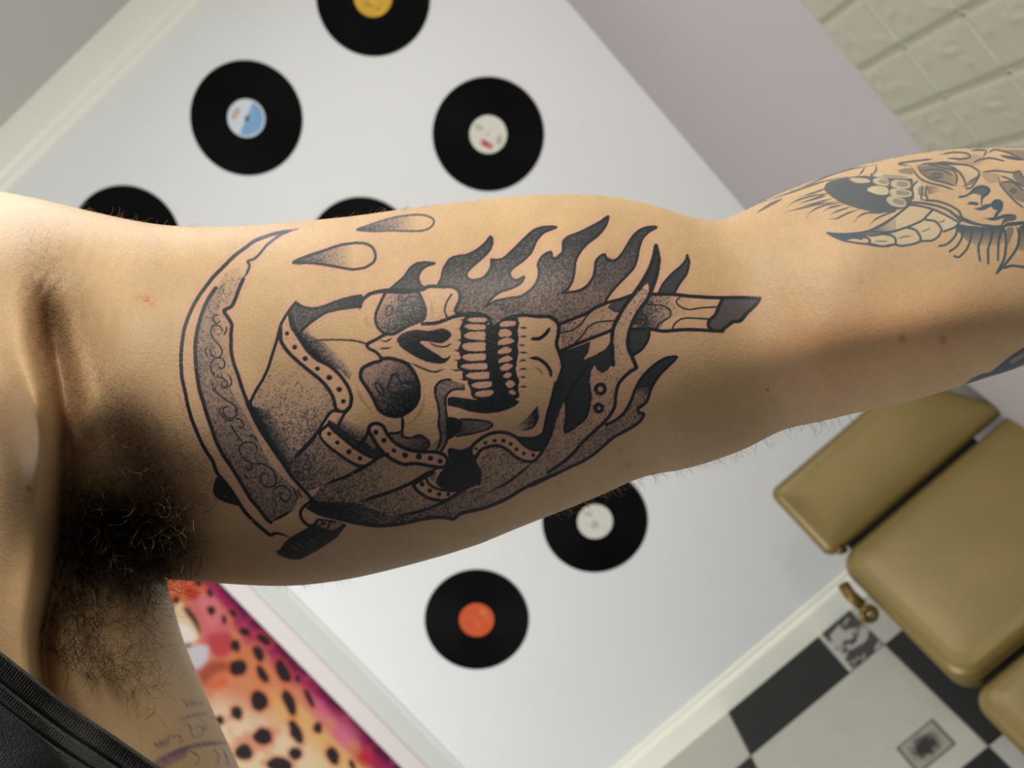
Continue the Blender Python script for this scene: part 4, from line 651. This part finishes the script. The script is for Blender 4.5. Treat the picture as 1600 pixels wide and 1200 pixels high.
b.inputs['Subsurface Weight'].default_value = .12; b.inputs['Subsurface Radius'].default_value = (1, .4, .2); b.inputs['Subsurface Scale'].default_value = .003
person = empty('person', (-.16, .42, .9)); tag(person, 'person in a black tank top stretching out a tattooed arm across the view', 'person')
PINV = Matrix.Translation(-person.location)
def plink(name, me, m, smooth=True):
    o = link(name, me, m, person, smooth); o.matrix_parent_inverse = PINV; return o
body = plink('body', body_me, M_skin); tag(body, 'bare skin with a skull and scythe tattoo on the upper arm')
# depth map of the skin for whatever lies on it
cs = 4.0; gx_ = int(3300 / cs); gy_ = int(2000 / cs)
fm = isf & (px > -500) & (px < 2700) & (py > 150) & (py < 1900)
ci = ((px[fm] + 520) / cs).astype(int); cj = ((py[fm] - 140) / cs).astype(int); dd = DEP2.ravel()[fm]
sumd = np.zeros((gy_, gx_)); cnt = np.zeros((gy_, gx_)); np.add.at(sumd, (cj, ci), dd); np.add.at(cnt, (cj, ci), 1)
have = cnt > 0; dm = np.where(have, sumd / np.maximum(cnt, 1), 0)
w_ = have.astype(float); acc = dm.copy()
for _ in range(40):
    ww = w_.copy(); aa = acc * w_
    s0 = np.zeros_like(aa); s1 = np.zeros_like(aa)
    for dy, dx in ((0, 1), (0, -1), (1, 0), (-1, 0)): s0 += np.roll(aa, (dy, dx), (0, 1)); s1 += np.roll(ww, (dy, dx), (0, 1))
    newv = np.where(s1 > 0, s0 / np.maximum(s1, 1e-9), 0); fillm = (w_ == 0) & (s1 > 0); acc = np.where(fillm, newv, acc); w_ = np.where(fillm, 1, w_)
def depth_at(x, y):
    u = np.clip((np.asarray(x) + 520) / cs - .5, 0, gx_ - 2); v = np.clip((np.asarray(y) - 140) / cs - .5, 0, gy_ - 2); i = u.astype(int); j = v.astype(int); fu = u - i; fv_ = v - j
    return acc[j, i] * (1 - fu) * (1 - fv_) + acc[j, i + 1] * fu * (1 - fv_) + acc[j + 1, i] * (1 - fu) * fv_ + acc[j + 1, i + 1] * fu * fv_
# -- tank top: ribbed arm hole, stitched seam, plain jersey
hem = spl([(-330, 760), (-220, 850), (-100, 940), (0, 1017), (60, 1064), (120, 1110), (180, 1150), (245, 1195), (320, 1240), (400, 1285), (480, 1330)], 1.2)
hd = np.gradient(hem, axis=0); hd /= np.linalg.norm(hd, axis=1)[:, None]; hn = np.stack([-hd[:, 1], hd[:, 0]], 1)      # towards the garment
hn = np.stack([sm(hn[:, 0]), sm(hn[:, 1])], 1)
vv = np.r_[np.arange(0, 80, 1.2), np.arange(80, 620, 9)]
al = np.r_[0, np.cumsum(np.hypot(*np.diff(hem, axis=0).T))]
TX = hem[:, None, 0] + hn[:, None, 0] * vv; TY = hem[:, None, 1] + hn[:, None, 1] * vv
rib = np.sin(al[:, None] / 4.6 * 2 * math.pi + .012 * vv ** 1.3)
def win(v, a, b_, s=3): return sst(v, a - s, a + s) * (1 - sst(v, b_ - s, b_ + s))
thick = .0060 + .0014 * win(vv, 2, 34, 4) + .0010 * win(vv, 41, 60, 3) - .0012 * np.exp(-((vv - 37.5) / 2.2) ** 2) - .0013 * np.exp(-((vv - 64) / 2.5) ** 2) - .0026 * (1 - sst(vv, 0, 5))
tt_ = thick[None] + rib * (.00045 * win(vv, 3, 33, 3) + .0003 * win(vv, 43, 58, 2))[None]
tt_ += .004 * sst(vv, 60, 300)[None] + .0012 * (np.sin(TX / 33 + TY / 21) * sst(vv, 70, 140)[None])
sk = depth_at(TX, TY)
for _ in range(34): sk = np.minimum.reduce([sk, np.roll(sk, 1, 0), np.roll(sk, -1, 0)])
for _ in range(10): sk[:, 1:-1] = np.minimum.reduce([sk[:, 1:-1], sk[:, 2:], sk[:, :-2]])
sk = blur(sk[..., None].astype(np.float32), 24)[..., 0]
TV = P(TX, TY, sk - tt_); TVb = P(TX, TY, sk + .002)
tn, tm = TX.shape
loop_ = np.concatenate([TV, TVb[:, ::-1]], 1)
tank_me = grid_mesh('tank', loop_, closed_v=True, cap=True)
M_tank = mat('black_jersey', (26, 30, 34), .9, spec=.2, noise=.25, nscale=700, bump=.9, bscale=1500, sheen=.25)
tank = plink('tank_top', tank_me, M_tank); tag(tank, 'black tank top with a ribbed armhole edge')
# -- hair
def hairs(name, m, specs, label=None, sides=3, segs=7):
    Vs = []; Fs = []; base_i = 0
    for (x, y, ang, ln, curl, lift, r, wob) in specs:
        t = np.linspace(0, 1, segs + 1); a = ang + curl * t + wob * np.sin(t * 5 + x); st = ln / segs
        hx = x + np.r_[0, np.cumsum(np.cos(a[:-1]) * st)]; hy = y + np.r_[0, np.cumsum(np.sin(a[:-1]) * st)]
        z0 = float(depth_at(x, y)); dz = depth_at(hx, hy); z = np.minimum(z0, dz + .0005) if lift >= 0 else np.full(segs + 1, z0)
        z = z0 * .5 + .5 * z - abs(lift) * np.sin(t * 2.2) + .0006 * (t == 0)
        p = P(hx, hy, z); rr = r * (1 - .75 * t)
        for i in range(segs + 1):
            for k_ in range(sides):
                an = 2 * math.pi * k_ / sides; Vs.append(p[i] + rr[i] * (Wr[0] * math.cos(an) + Wr[2] * math.sin(an) * .5 + Wr[1] * math.sin(an)))
        for i in range(segs):
            for k_ in range(sides):
                a0 = base_i + i * sides + k_; a1 = base_i + i * sides + (k_ + 1) % sides; Fs.append((a0, a1, a1 + sides, a0 + sides))
        base_i += (segs + 1) * sides
    me = bpy.data.meshes.new(name); me.from_pydata([tuple(v) for v in Vs], [], Fs); me.update()
    o = plink(name, me, m); tag(o, label, kind='stuff'); return o
M_hair = mat('hair_dark', (30, 20, 14), .32, spec=.6); M_fair = mat('hair_fair', (196, 168, 130), .35, spec=.6); M_brown = mat('hair_brown', (72, 50, 32), .35, spec=.6)
hs = []
def cloud(nh, x, y, sx, sy, rot, ang, aj, l0, l1, lift=.006, r=.00011, cj=1.6, lim=None):
    c_, s__ = math.cos(rot), math.sin(rot); k_ = 0
    while k_ < nh:
        u, v = rng.normal(0, sx), rng.normal(0, sy); X_ = x + u * c_ - v * s__; Y_ = y + u * s__ + v * c_
        k_ += 1
        if X_ < 99 - max(0, (Y_ - 800)) * .17: X_ = 2 * (99 - max(0, (Y_ - 800)) * .17) - X_
        if Y_ > 1110 + (X_ - 180) * .6 - 30 or (X_ > 256 and Y_ > 880) or X_ > 330: continue
        hs.append((X_, Y_, ang + rng.normal(0, aj), rng.uniform(l0, l1), rng.normal(0, cj), abs(rng.normal(lift, lift * .5)), r * rng.uniform(.7, 1.25), rng.uniform(0, .35)))
cloud(1500, 185, 845, 55, 38, .25, .75, .7, 35, 80)          # the dense dark tuft
cloud(300, 225, 850, 22, 34, -.4, .6, .6, 28, 62)
cloud(330, 118, 930, 26, 75, .1, 1.2, .7, 28, 62)
cloud(230, 160, 990, 52, 50, .2, .9, .8, 25, 60, r=.00008)
cloud(110, 175, 1075, 40, 22, .5, .6, .9, 26, 60, r=.00007)
cloud(70, 225, 990, 22, 50, -.3, .5, .9, 22, 55, r=.00007)
cloud(90, 250, 760, 25, 40, -.5, .9, .6, 22, 50, r=.00008)
armpit = hairs('armpit_hair', M_hair, hs, 'dark curly armpit hair')
hs = []
cloud(160, 175, 760, 60, 45, .3, .6, .7, 20, 55, r=.00008); cloud(90, 290, 740, 35, 55, -.4, 1.0, 1.0, 20, 55, r=.00007); cloud(150, 180, 960, 70, 120, 0, .9, 1.0, 20, 50, lift=.009, r=.00008); cloud(70, 140, 690, 30, 25, 0, .5, 1.0, 15, 30, r=.00007)
cloud(330, 130, 960, 45, 75, .1, .9, .8, 18, 42, r=.00007); cloud(160, 175, 1040, 45, 35, .4, .6, .9, 18, 40, r=.00006)
hairs('armpit_hair', M_brown, hs, 'lighter brown strands over the dark armpit hair')
hs = []
cloud(150, 195, 815, 60, 48, .2, .4, .8, 18, 48, lift=.016, r=.00007); cloud(60, 160, 970, 55, 60, 0, .8, 1.2, 12, 32, lift=.012, r=.00006)  # pale colour imitates glints on the dark hair
hairs('armpit_hair', M_fair, hs, 'scattered strands coloured pale as glints over the armpit hair')
hs = []
def edge_hairs(nh, x0, x1, crv, sgn, l0, l1, ang):
    for _ in range(nh):
        x = rng.uniform(x0, x1); y = np.interp(x, crv[:, 0], crv[:, 1]) - sgn * 2.0
        hs.append((x, y, ang + rng.normal(0, .5), rng.uniform(l0, l1), rng.normal(0, 1.2), -.0002, .00006, .3))
edge_hairs(110, 120, 300, top, -1, 8, 22, .25); edge_hairs(140, 850, 1150, bot, 1, 12, 32, .5); edge_hairs(60, 500, 680, top, -1, 8, 20, -.1); edge_hairs(40, 400, 560, bot, 1, 10, 24, .3)
hairs('arm_hair', M_fair, hs, 'fine fair hairs along the edges of the arm', segs=4)
hs = []
edge_hairs(45, 1150, 1330, bot, 1, 14, 34, 1.0); edge_hairs(110, 1160, 1600, top, -1, 5, 16, -.3)
hairs('arm_hair', M_brown, hs, 'thin dark hairs along the elbow and forearm', segs=4)
hs = []
for _ in range(170):
    x = rng.uniform(300, 1560); y = rng.uniform(380, 860)
    if y > np.interp(x, bot[:, 0], bot[:, 1]) - 25 or y < np.interp(x, top[:, 0], top[:, 1]) + 30: continue
    hs.append((x, y, rng.normal(.2, .3), rng.uniform(6, 17), rng.normal(0, .6), .0006, .00005, .1))
hairs('arm_hair', M_fair, hs, 'short fair hairs lying on the tattooed skin', segs=3)

# ------------------------------------------------------------------ leopard picture in a white frame
pic = Raster(180, 820, 700, 1260, 1, 3)
gx, gy = pic.xy(0, 0, pic.w, pic.h); gx = gx + 0 * gy; gy = gy + 0 * gx
ed = (gx - 400) * .716 - (gy - 955) * .698            # distance to the right edge, negative inside
def mixc(m, c): pic.a[:] = pic.a * (1 - m[..., None]) + lin(c) * m[..., None]
def sg(x, a, b_): t = np.clip((x - a) / (b_ - a), 0, 1); return t * t * (3 - 2 * t)
pic.a[:] = lin((212, 140, 98))
mixc(sg(gx + gy, 1340, 1180) * sg(gy, 1060, 960), (214, 104, 64)); mixc(sg(gy - .35 * (gx - 380), 1075, 1140) * sg(ed, -40, -95), (226, 208, 178)); mixc(sg(gy, 1080, 1180) * sg(ed, -60, -100) * .7, (228, 212, 170))
pn = rng.random((14, 16)); 
def lowf(s, seed):
    r = np.random.default_rng(seed).random((80, 80)); u = (gx - 180) / s; v = (gy - 820) / s; i = u.astype(int); j = v.astype(int); fu = u - i; fv2 = v - j; fu = fu * fu * (3 - 2 * fu); fv2 = fv2 * fv2 * (3 - 2 * fv2)
    return r[j, i] * (1 - fu) * (1 - fv2) + r[j, i + 1] * fu * (1 - fv2) + r[j + 1, i] * (1 - fu) * fv2 + r[j + 1, i + 1] * fu * fv2
l1, l2 = lowf(34, 5), lowf(12, 6)
mixc(sg(l1 + .5 * l2, .75, 1.2) * .6, (204, 120, 84))
wob_ = (l1 - .5) * 20 + (l2 - .5) * 4
mixc(sg(ed + wob_, -46, -28), (160, 44, 92)); mixc(sg(ed + wob_ * .6, -26, -12) , (92, 28, 64)); mixc(sg(l2, .5, .9) * sg(ed + wob_, -44, -34) * .3, (214, 90, 130))
mixc(np.exp(-(((gx - 505) / 22) ** 2 + ((gy - 1090) / 40) ** 2)) * .9 * sg(ed, -20, -34), (222, 120, 150)); mixc(np.exp(-(((gx - 535) / 18) ** 2 + ((gy - 1150) / 24) ** 2)) * .9, (214, 120, 150)); mixc(np.exp(-(((gx - 568) / 16) ** 2 + ((gy - 1185) / 14) ** 2)) * .9, (190, 44, 44))
mixc(sg(ed + wob_ * .4, -110, -70) * sg(gy, 1060, 1110) * sg(ed, -46, -58) * .8, (226, 190, 120))
def pfill(pts, c, soft=1.0, bl=2):
    R = Raster(180, 820, 700, 1260, 1); cv_ = R.poly_cov(spl([(200 + a / 4, 900 + b_ / 4) for a, b_ in pts], 2, True))
    if cv_ is None: return
    o_, X0, Y0, X1, Y1 = cv_; R.a[Y0:Y1, X0:X1, 0] = o_; mixc(blur(R.a, bl)[..., 0] * soft, c)
pfill([(380, 160), (450, 120), (540, 130), (600, 220), (640, 330), (640, 470), (560, 500), (500, 470), (470, 540), (440, 620), (380, 480), (450, 430), (470, 330), (430, 250)], (206, 112, 118)); pfill([(500, 370), (640, 360), (650, 480), (560, 510), (510, 450)], (186, 62, 66), .8, 3)
pfill([(440, 120), (540, 140), (590, 240), (520, 330), (470, 240)], (218, 130, 138), .8, 3)
pfill([(280, 200), (320, 160), (360, 190), (370, 240), (410, 290), (440, 370), (420, 410), (350, 430), (300, 330)], (226, 206, 160)); pfill([(300, 300), (360, 300), (430, 380), (380, 420), (340, 420)], (232, 232, 220)); pfill([(360, 440), (440, 430), (500, 440), (500, 520), (450, 580), (400, 560)], (204, 206, 210))
pfill([(340, 200), (370, 195), (420, 250), (450, 320), (455, 370), (430, 330), (390, 270)], (44, 42, 46)); pfill([(340, 430), (390, 420), (400, 438), (370, 448)], (70, 70, 80)); pfill([(360, 60), (450, 100), (420, 150), (360, 130)], (176, 44, 30), .8, 2)
pfill([(440, 600), (520, 530), (640, 540), (660, 590), (560, 610), (470, 700), (450, 660)], (150, 60, 44), .8, 4); pfill([(470, 690), (600, 620), (620, 680), (520, 720)], (212, 92, 44), .7, 4)
for x, y, a_, b2, an in ((510, 105, 14, 24, -.4), (520, 215, 18, 26, -.3), (670, 435, 24, 36, -.2), (690, 575, 42, 44, .2), (815, 485, 24, 46, -.5), (850, 400, 20, 46, -.9), (840, 615, 22, 50, -.6), (965, 595, 30, 66, -.5), (730, 350, 30, 22, .4), (820, 780, 46, 56, -.3), (1010, 790, 26, 74, -.4), (680, 855, 28, 38, -.5), (845, 1005, 50, 46, .1), (1050, 975, 28, 62, -.45), (725, 1100, 44, 46, -.5), (1045, 1110, 30, 34, -.8), (945, 1180, 66, 40, .1), (1185, 950, 24, 30, -.2), (1270, 690, 12, 20, .0), (1280, 1125, 28, 50, -.4), (1130, 760, 14, 56, -.5), (440, 40, 18, 26, -.5), (600, 270, 12, 26, -.2), (1400, 1180, 14, 30, -.4), (575, 900, 20, 26, -.3), (1060, 640, 14, 20, 0), (560, 40, 12, 24, -.5), (300, 150, 18, 20, 0), (660, 235, 14, 30, -.8)):
    r = random.Random(int(x)); pts = [(x + (1.28 * a_ * math.cos(t) * math.cos(an) - 1.2 * b2 * math.sin(t) * math.sin(an)) * r.uniform(.85, 1.15), y + (1.28 * a_ * math.cos(t) * math.sin(an) + 1.2 * b2 * math.sin(t) * math.cos(an)) * r.uniform(.85, 1.15)) for t in np.linspace(0, 6.28, 11)[:-1]]
    pfill([(x + (q_[0] - x) * 1.4, y + (q_[1] - y) * 1.35) for q_ in pts], (206, 92, 50), .4, 2); pfill(pts, (38, 34, 38), .98, 1)
pic.a *= np.array([.76, .68, .68], np.float32)
X0p, X1p, Z0p, Z1p, Yp = -2.25, -1.180, .35, 1.78, YW - .030
gxs = np.r_[np.linspace(X0p, -1.75, 120), np.linspace(-1.75, X1p, 300)[1:]]; gzs = np.r_[np.linspace(Z0p, 1.5, 460), np.linspace(1.5, Z1p, 60)[1:]]
GX, GZ = np.meshgrid(gxs, gzs, indexing='ij'); PV = np.stack([GX, np.full_like(GX, Yp), GZ], -1)
pic_root = empty('leopard_picture', (X1p + .028, YW, .95)); tag(pic_root, 'leopard print picture with magenta edge in a wide white frame, lower left', 'picture')
def pchild(o): o.matrix_parent_inverse = Matrix.Translation(-Vector(pic_root.location)); return o
pm = grid_mesh('print', PV); qx, qy = proj(PV.reshape(-1, 3)); colr, ok = pic.sample(qx, qy)
# beyond the part seen here the print goes on with the same fur
r = np.random.default_rng(11); fur = np.tile(lin((222, 150, 96)), (len(qx), 1)); fx, fz = GX.ravel(), GZ.ravel(); best = np.full(len(fx), 9.)
for _ in range(420):
    cx, cz = r.uniform(X0p, X1p), r.uniform(Z0p, Z1p); sa, sb = r.uniform(.010, .018), r.uniform(.018, .032); best = np.minimum(best, ((fx - cx) / sa) ** 2 + ((fz - cz) / sb) ** 2)
fur = np.where((best < 1)[:, None], lin((38, 34, 38)), fur); fur = np.where((fx > X1p - .05)[:, None], lin((150, 34, 80)), fur)
inr = ok & (qx > 230) & (qy > 870); set_col(pm, 'print_colour', np.clip(np.where(inr[:, None], colr, fur), 0, 1))
M_pic = mat('picture_print', (200, 120, 80), .8, spec=.12, attr='print_colour'); pchild(link('print', pm, M_pic, pic_root))
def mitre(name, prof, m, x0, x1, z0, z1):
    """four mitred sides of a frame; prof = (outward, depth from wall)"""
    bm = bmesh.new(); rings = []
    for o_, y in prof: rings.append([bm.verts.new(v) for v in ((x0 - o_, YW - y, z0 - o_), (x1 + o_, YW - y, z0 - o_), (x1 + o_, YW - y, z1 + o_), (x0 - o_, YW - y, z1 + o_))])
    for A, B in zip(rings, rings[1:] + rings[:1]):
        for k_ in range(4): bm.faces.new([A[k_], A[(k_ + 1) % 4], B[(k_ + 1) % 4], B[k_]])
    return pchild(obj(name, bm, m, pic_root))
M_fr = mat('frame_white', (208, 200, 196), .5, noise=.01, nscale=6); M_fr2 = mat('frame_lip', (230, 234, 230), .35, noise=.01, nscale=6)
mitre('frame', [(-.004, .0), (-.004, .034), (.0, .036), (.052, .036), (.055, .033), (.055, .0)], M_fr, X0p, X1p, Z0p, Z1p)
mitre('frame_lip', [(.0551, .0), (.0551, .032), (.058, .032), (.104, .006), (.114, .003), (.115, .0)], M_fr2, X0p, X1p, Z0p, Z1p)
pchild(box_obj('backing', M_fr, pic_root, X0p, X1p, YW - .024, YW - .001, Z0p, Z1p))

# ------------------------------------------------------------------ gold reclining couch by the right wall
M_gold = mat('gold_leatherette', (126, 108, 58), .42, metal=.25, spec=.6, noise=.06, nscale=9, bump=.25, bscale=26)
M_gmet = mat('gold_metal', (112, 90, 40), .38, metal=.6, noise=.05, nscale=30); M_blk = mat('black_vinyl_cloth', (14, 13, 12), .6, noise=.1, nscale=20)
couch = empty('gold_couch', (.42, 1.85, 0)); tag(couch, 'gold padded reclining couch with rounded cushions against the right wall', 'couch')
def cc(o): o.matrix_parent_inverse = Matrix.Translation(-Vector(couch.location)); return o
def cushion(name, A, U, Vd, w, h, th, rad, puff, taper_px=0., label=None):
    """padded slab: A corner (top left), U across, Vd down the slope"""
    A, U, Vd = np.array(A, float), np.array(U, float), np.array(Vd, float); N = np.cross(U, Vd); N = N / np.linalg.norm(N)
    if N @ (EYE - A) < 0: N = -N
    n = 56; out = []
    prof = [(0, -th), (0, -th * .93), (.0, -th * .35)] + [(th * .42 * (1 - math.cos(a_)), -th * .35 + th * .35 * math.sin(a_)) for a_ in np.linspace(0, math.pi / 2, 7)[1:]]
    prof = [(.010, -th), (.0, -th + .008), (0, -th * .40), (-.003, -th * .36), (-.003, -th * .31), (.001, -th * .27)] + [(th * .30 * (1 - math.cos(a_)), -th * .27 + th * .27 * math.sin(a_)) for a_ in np.linspace(.2, math.pi / 2, 6)]
    rings = []
    insets = [p_[0] for p_ in prof] + [prof[-1][0] + e for e in (.006, .014, .03, .06, .10)]
    hts = [p_[1] for p_ in prof] + [puff * f_ for f_ in (.35, .6, .85, .97, 1.0)]
    for ins, ht in zip(insets, hts):
        ww, hh = w / 2 - ins, h / 2 - ins; rr = max(min(rad - ins * .6, ww, hh), .004); pts = []
        ww = max(ww, .004); hh = max(hh, .004)
        for q_, (sx_, sy_) in enumerate(((1, 1), (-1, 1), (-1, -1), (1, -1))):
            for a_ in np.linspace(0, math.pi / 2, n // 4):
                an = a_ + q_ * math.pi / 2; pts.append((sx_ * (ww - rr) + rr * math.cos(an), sy_ * (hh - rr) + rr * math.sin(an)))
        rings.append([A + U * ((w / 2 + a_) * (1 + taper_px * (b2 / h))) + Vd * (h / 2 + b2) + N * ht for a_, b2 in pts])
    bm = bmesh.new(); R_ = [[bm.verts.new(p_) for p_ in rg] for rg in rings]; L_ = len(R_[0])
    for a_, b2 in zip(R_, R_[1:]):
        for k_ in range(L_): bm.faces.new([a_[k_], a_[(k_ + 1) % L_], b2[(k_ + 1) % L_], b2[k_]])
    bm.faces.new(R_[0][::-1]); bm.faces.new(R_[-1]); o = cc(obj(name, bm, M_gold, couch, True))
    if label: tag(o, label)
    # piping along the top seam
    bm = bmesh.new(); rg = [Vector(A + (p_ - A)) for p_ in rings[4]]; tube(bm, rg + [rg[0], rg[1]], .0045, 6); cc(obj('piping', bm, M_gold, o, True)); 
    return o
def dirv(th): t = math.radians(th); return np.array([0, -math.cos(t), -math.sin(t)])
def onp(x, y, p0, th): t = math.radians(th); return on_plane(x, y, p0, (0, -math.sin(t), math.cos(t)))
U = np.array([1., 0, 0])
q0 = P(1203, 769, 1.0) - EYE; p0 = EYE + q0 * (2.02 / q0[1])
c1 = onp(1203, 769, p0, 62); c1b = onp(1300, 868, p0, 62); c1r = onp(1548, 668, p0, 62)
cushion('headrest', c1, U, dirv(62), .455, np.linalg.norm(c1b - c1), .07, .022, .004, .22, 'smaller top cushion tapering upwards')
b0 = onp(1310, 880, p0, 62); c2 = onp(1304, 872, b0, 35); c2b = onp(1500, 1073, b0, 35)
cushion('backrest', c2, U, dirv(35), .60, np.linalg.norm(c2b - c2), .085, .050, .005, .05)
c3 = onp(1513, 1086, b0, 35); c3[2] += .0
cushion('seat', c3, U, dirv(35), .62, .34, .085, .040, .005, .03)
# black cloth base between and under the cushions, frame and feet
def slab(name, a, th, w, h, d0, d1, m):
    a = np.array(a); Vd = dirv(th); N = np.cross(U, Vd); N = N if N @ (EYE - a) > 0 else -N
    bm = bmesh.new(); vs_ = [bm.verts.new(a + U * u + Vd * v + N * d) for d in (d0, d1) for u, v in ((0, 0), (w, 0), (w, h), (0, h))]
    for f in [(3, 2, 1, 0), (4, 5, 6, 7), (0, 1, 5, 4), (1, 2, 6, 5), (2, 3, 7, 6), (3, 0, 4, 7)]: bm.faces.new([vs_[i] for i in f])
    bmesh.ops.bevel(bm, geom=list({e for f in bm.faces for e in f.edges}), offset=.004, segments=2, affect='EDGES'); return cc(obj(name, bm, m, couch))
slab('base', c1 + U * .05, 62, .37, .24, -.10, -.05, M_blk); slab('base', c2 + U * .035, 35, .52, .62, -.12, -.06, M_blk)
for x in (c2[0] + .10, c2[0] + .50): bm = bmesh.new(); tube(bm, [(x, c2[1] - .02, c2[2] - .12), (x, c2[1] - .02, .02), (x, c2[1] - .45, .02)], .012, 10); cc(obj('frame', bm, M_gmet, couch, True))
for x in (c2[0] + .10, c2[0] + .50):
    for y in (c2[1] - .02, c2[1] - .44): bm = bmesh.new(); tube(bm, [(x, y, .0015), (x, y, .006), (x, y, .022)], .02, 16, rad=[.022, .022, .015]); cc(obj('foot', bm, M_blk, couch, True))
# side hinge strap and eye under the corner of the backrest
a = onp(1320, 912, b0, 40); b1_ = onp(1342, 940, b0, 40); e1 = onp(1354, 955, b0, 40)
dn = np.array([0, 0, -.012])
bm = bmesh.new(); tube(bm, [a + [-.004, 0, 0], (a + b1_) / 2 + [-.006, 0, 0], b1_ + dn], .013, 12); cc(obj('hinge_strap', bm, M_gmet, couch, True))
bm = bmesh.new(); ctr = e1 + np.array([0, -.0, -.008]); tube(bm, [ctr + .013 * (Wr[0] * math.cos(t) + Wr[1] * math.sin(t)) for t in np.linspace(0, 2 * math.pi, 18)], .0085, 8); cc(obj('hinge_ring', bm, M_gmet, couch, True))
bm = bmesh.new(); tube(bm, [c1b + U * .02 + [0, .02, 0], (c1b + c2) / 2 + U * .02 + [0, .0, .0], c2 + U * .03 + [0, .02, -.01]], .009, 8); cc(obj('hinge_strap', bm, M_gmet, couch, True))
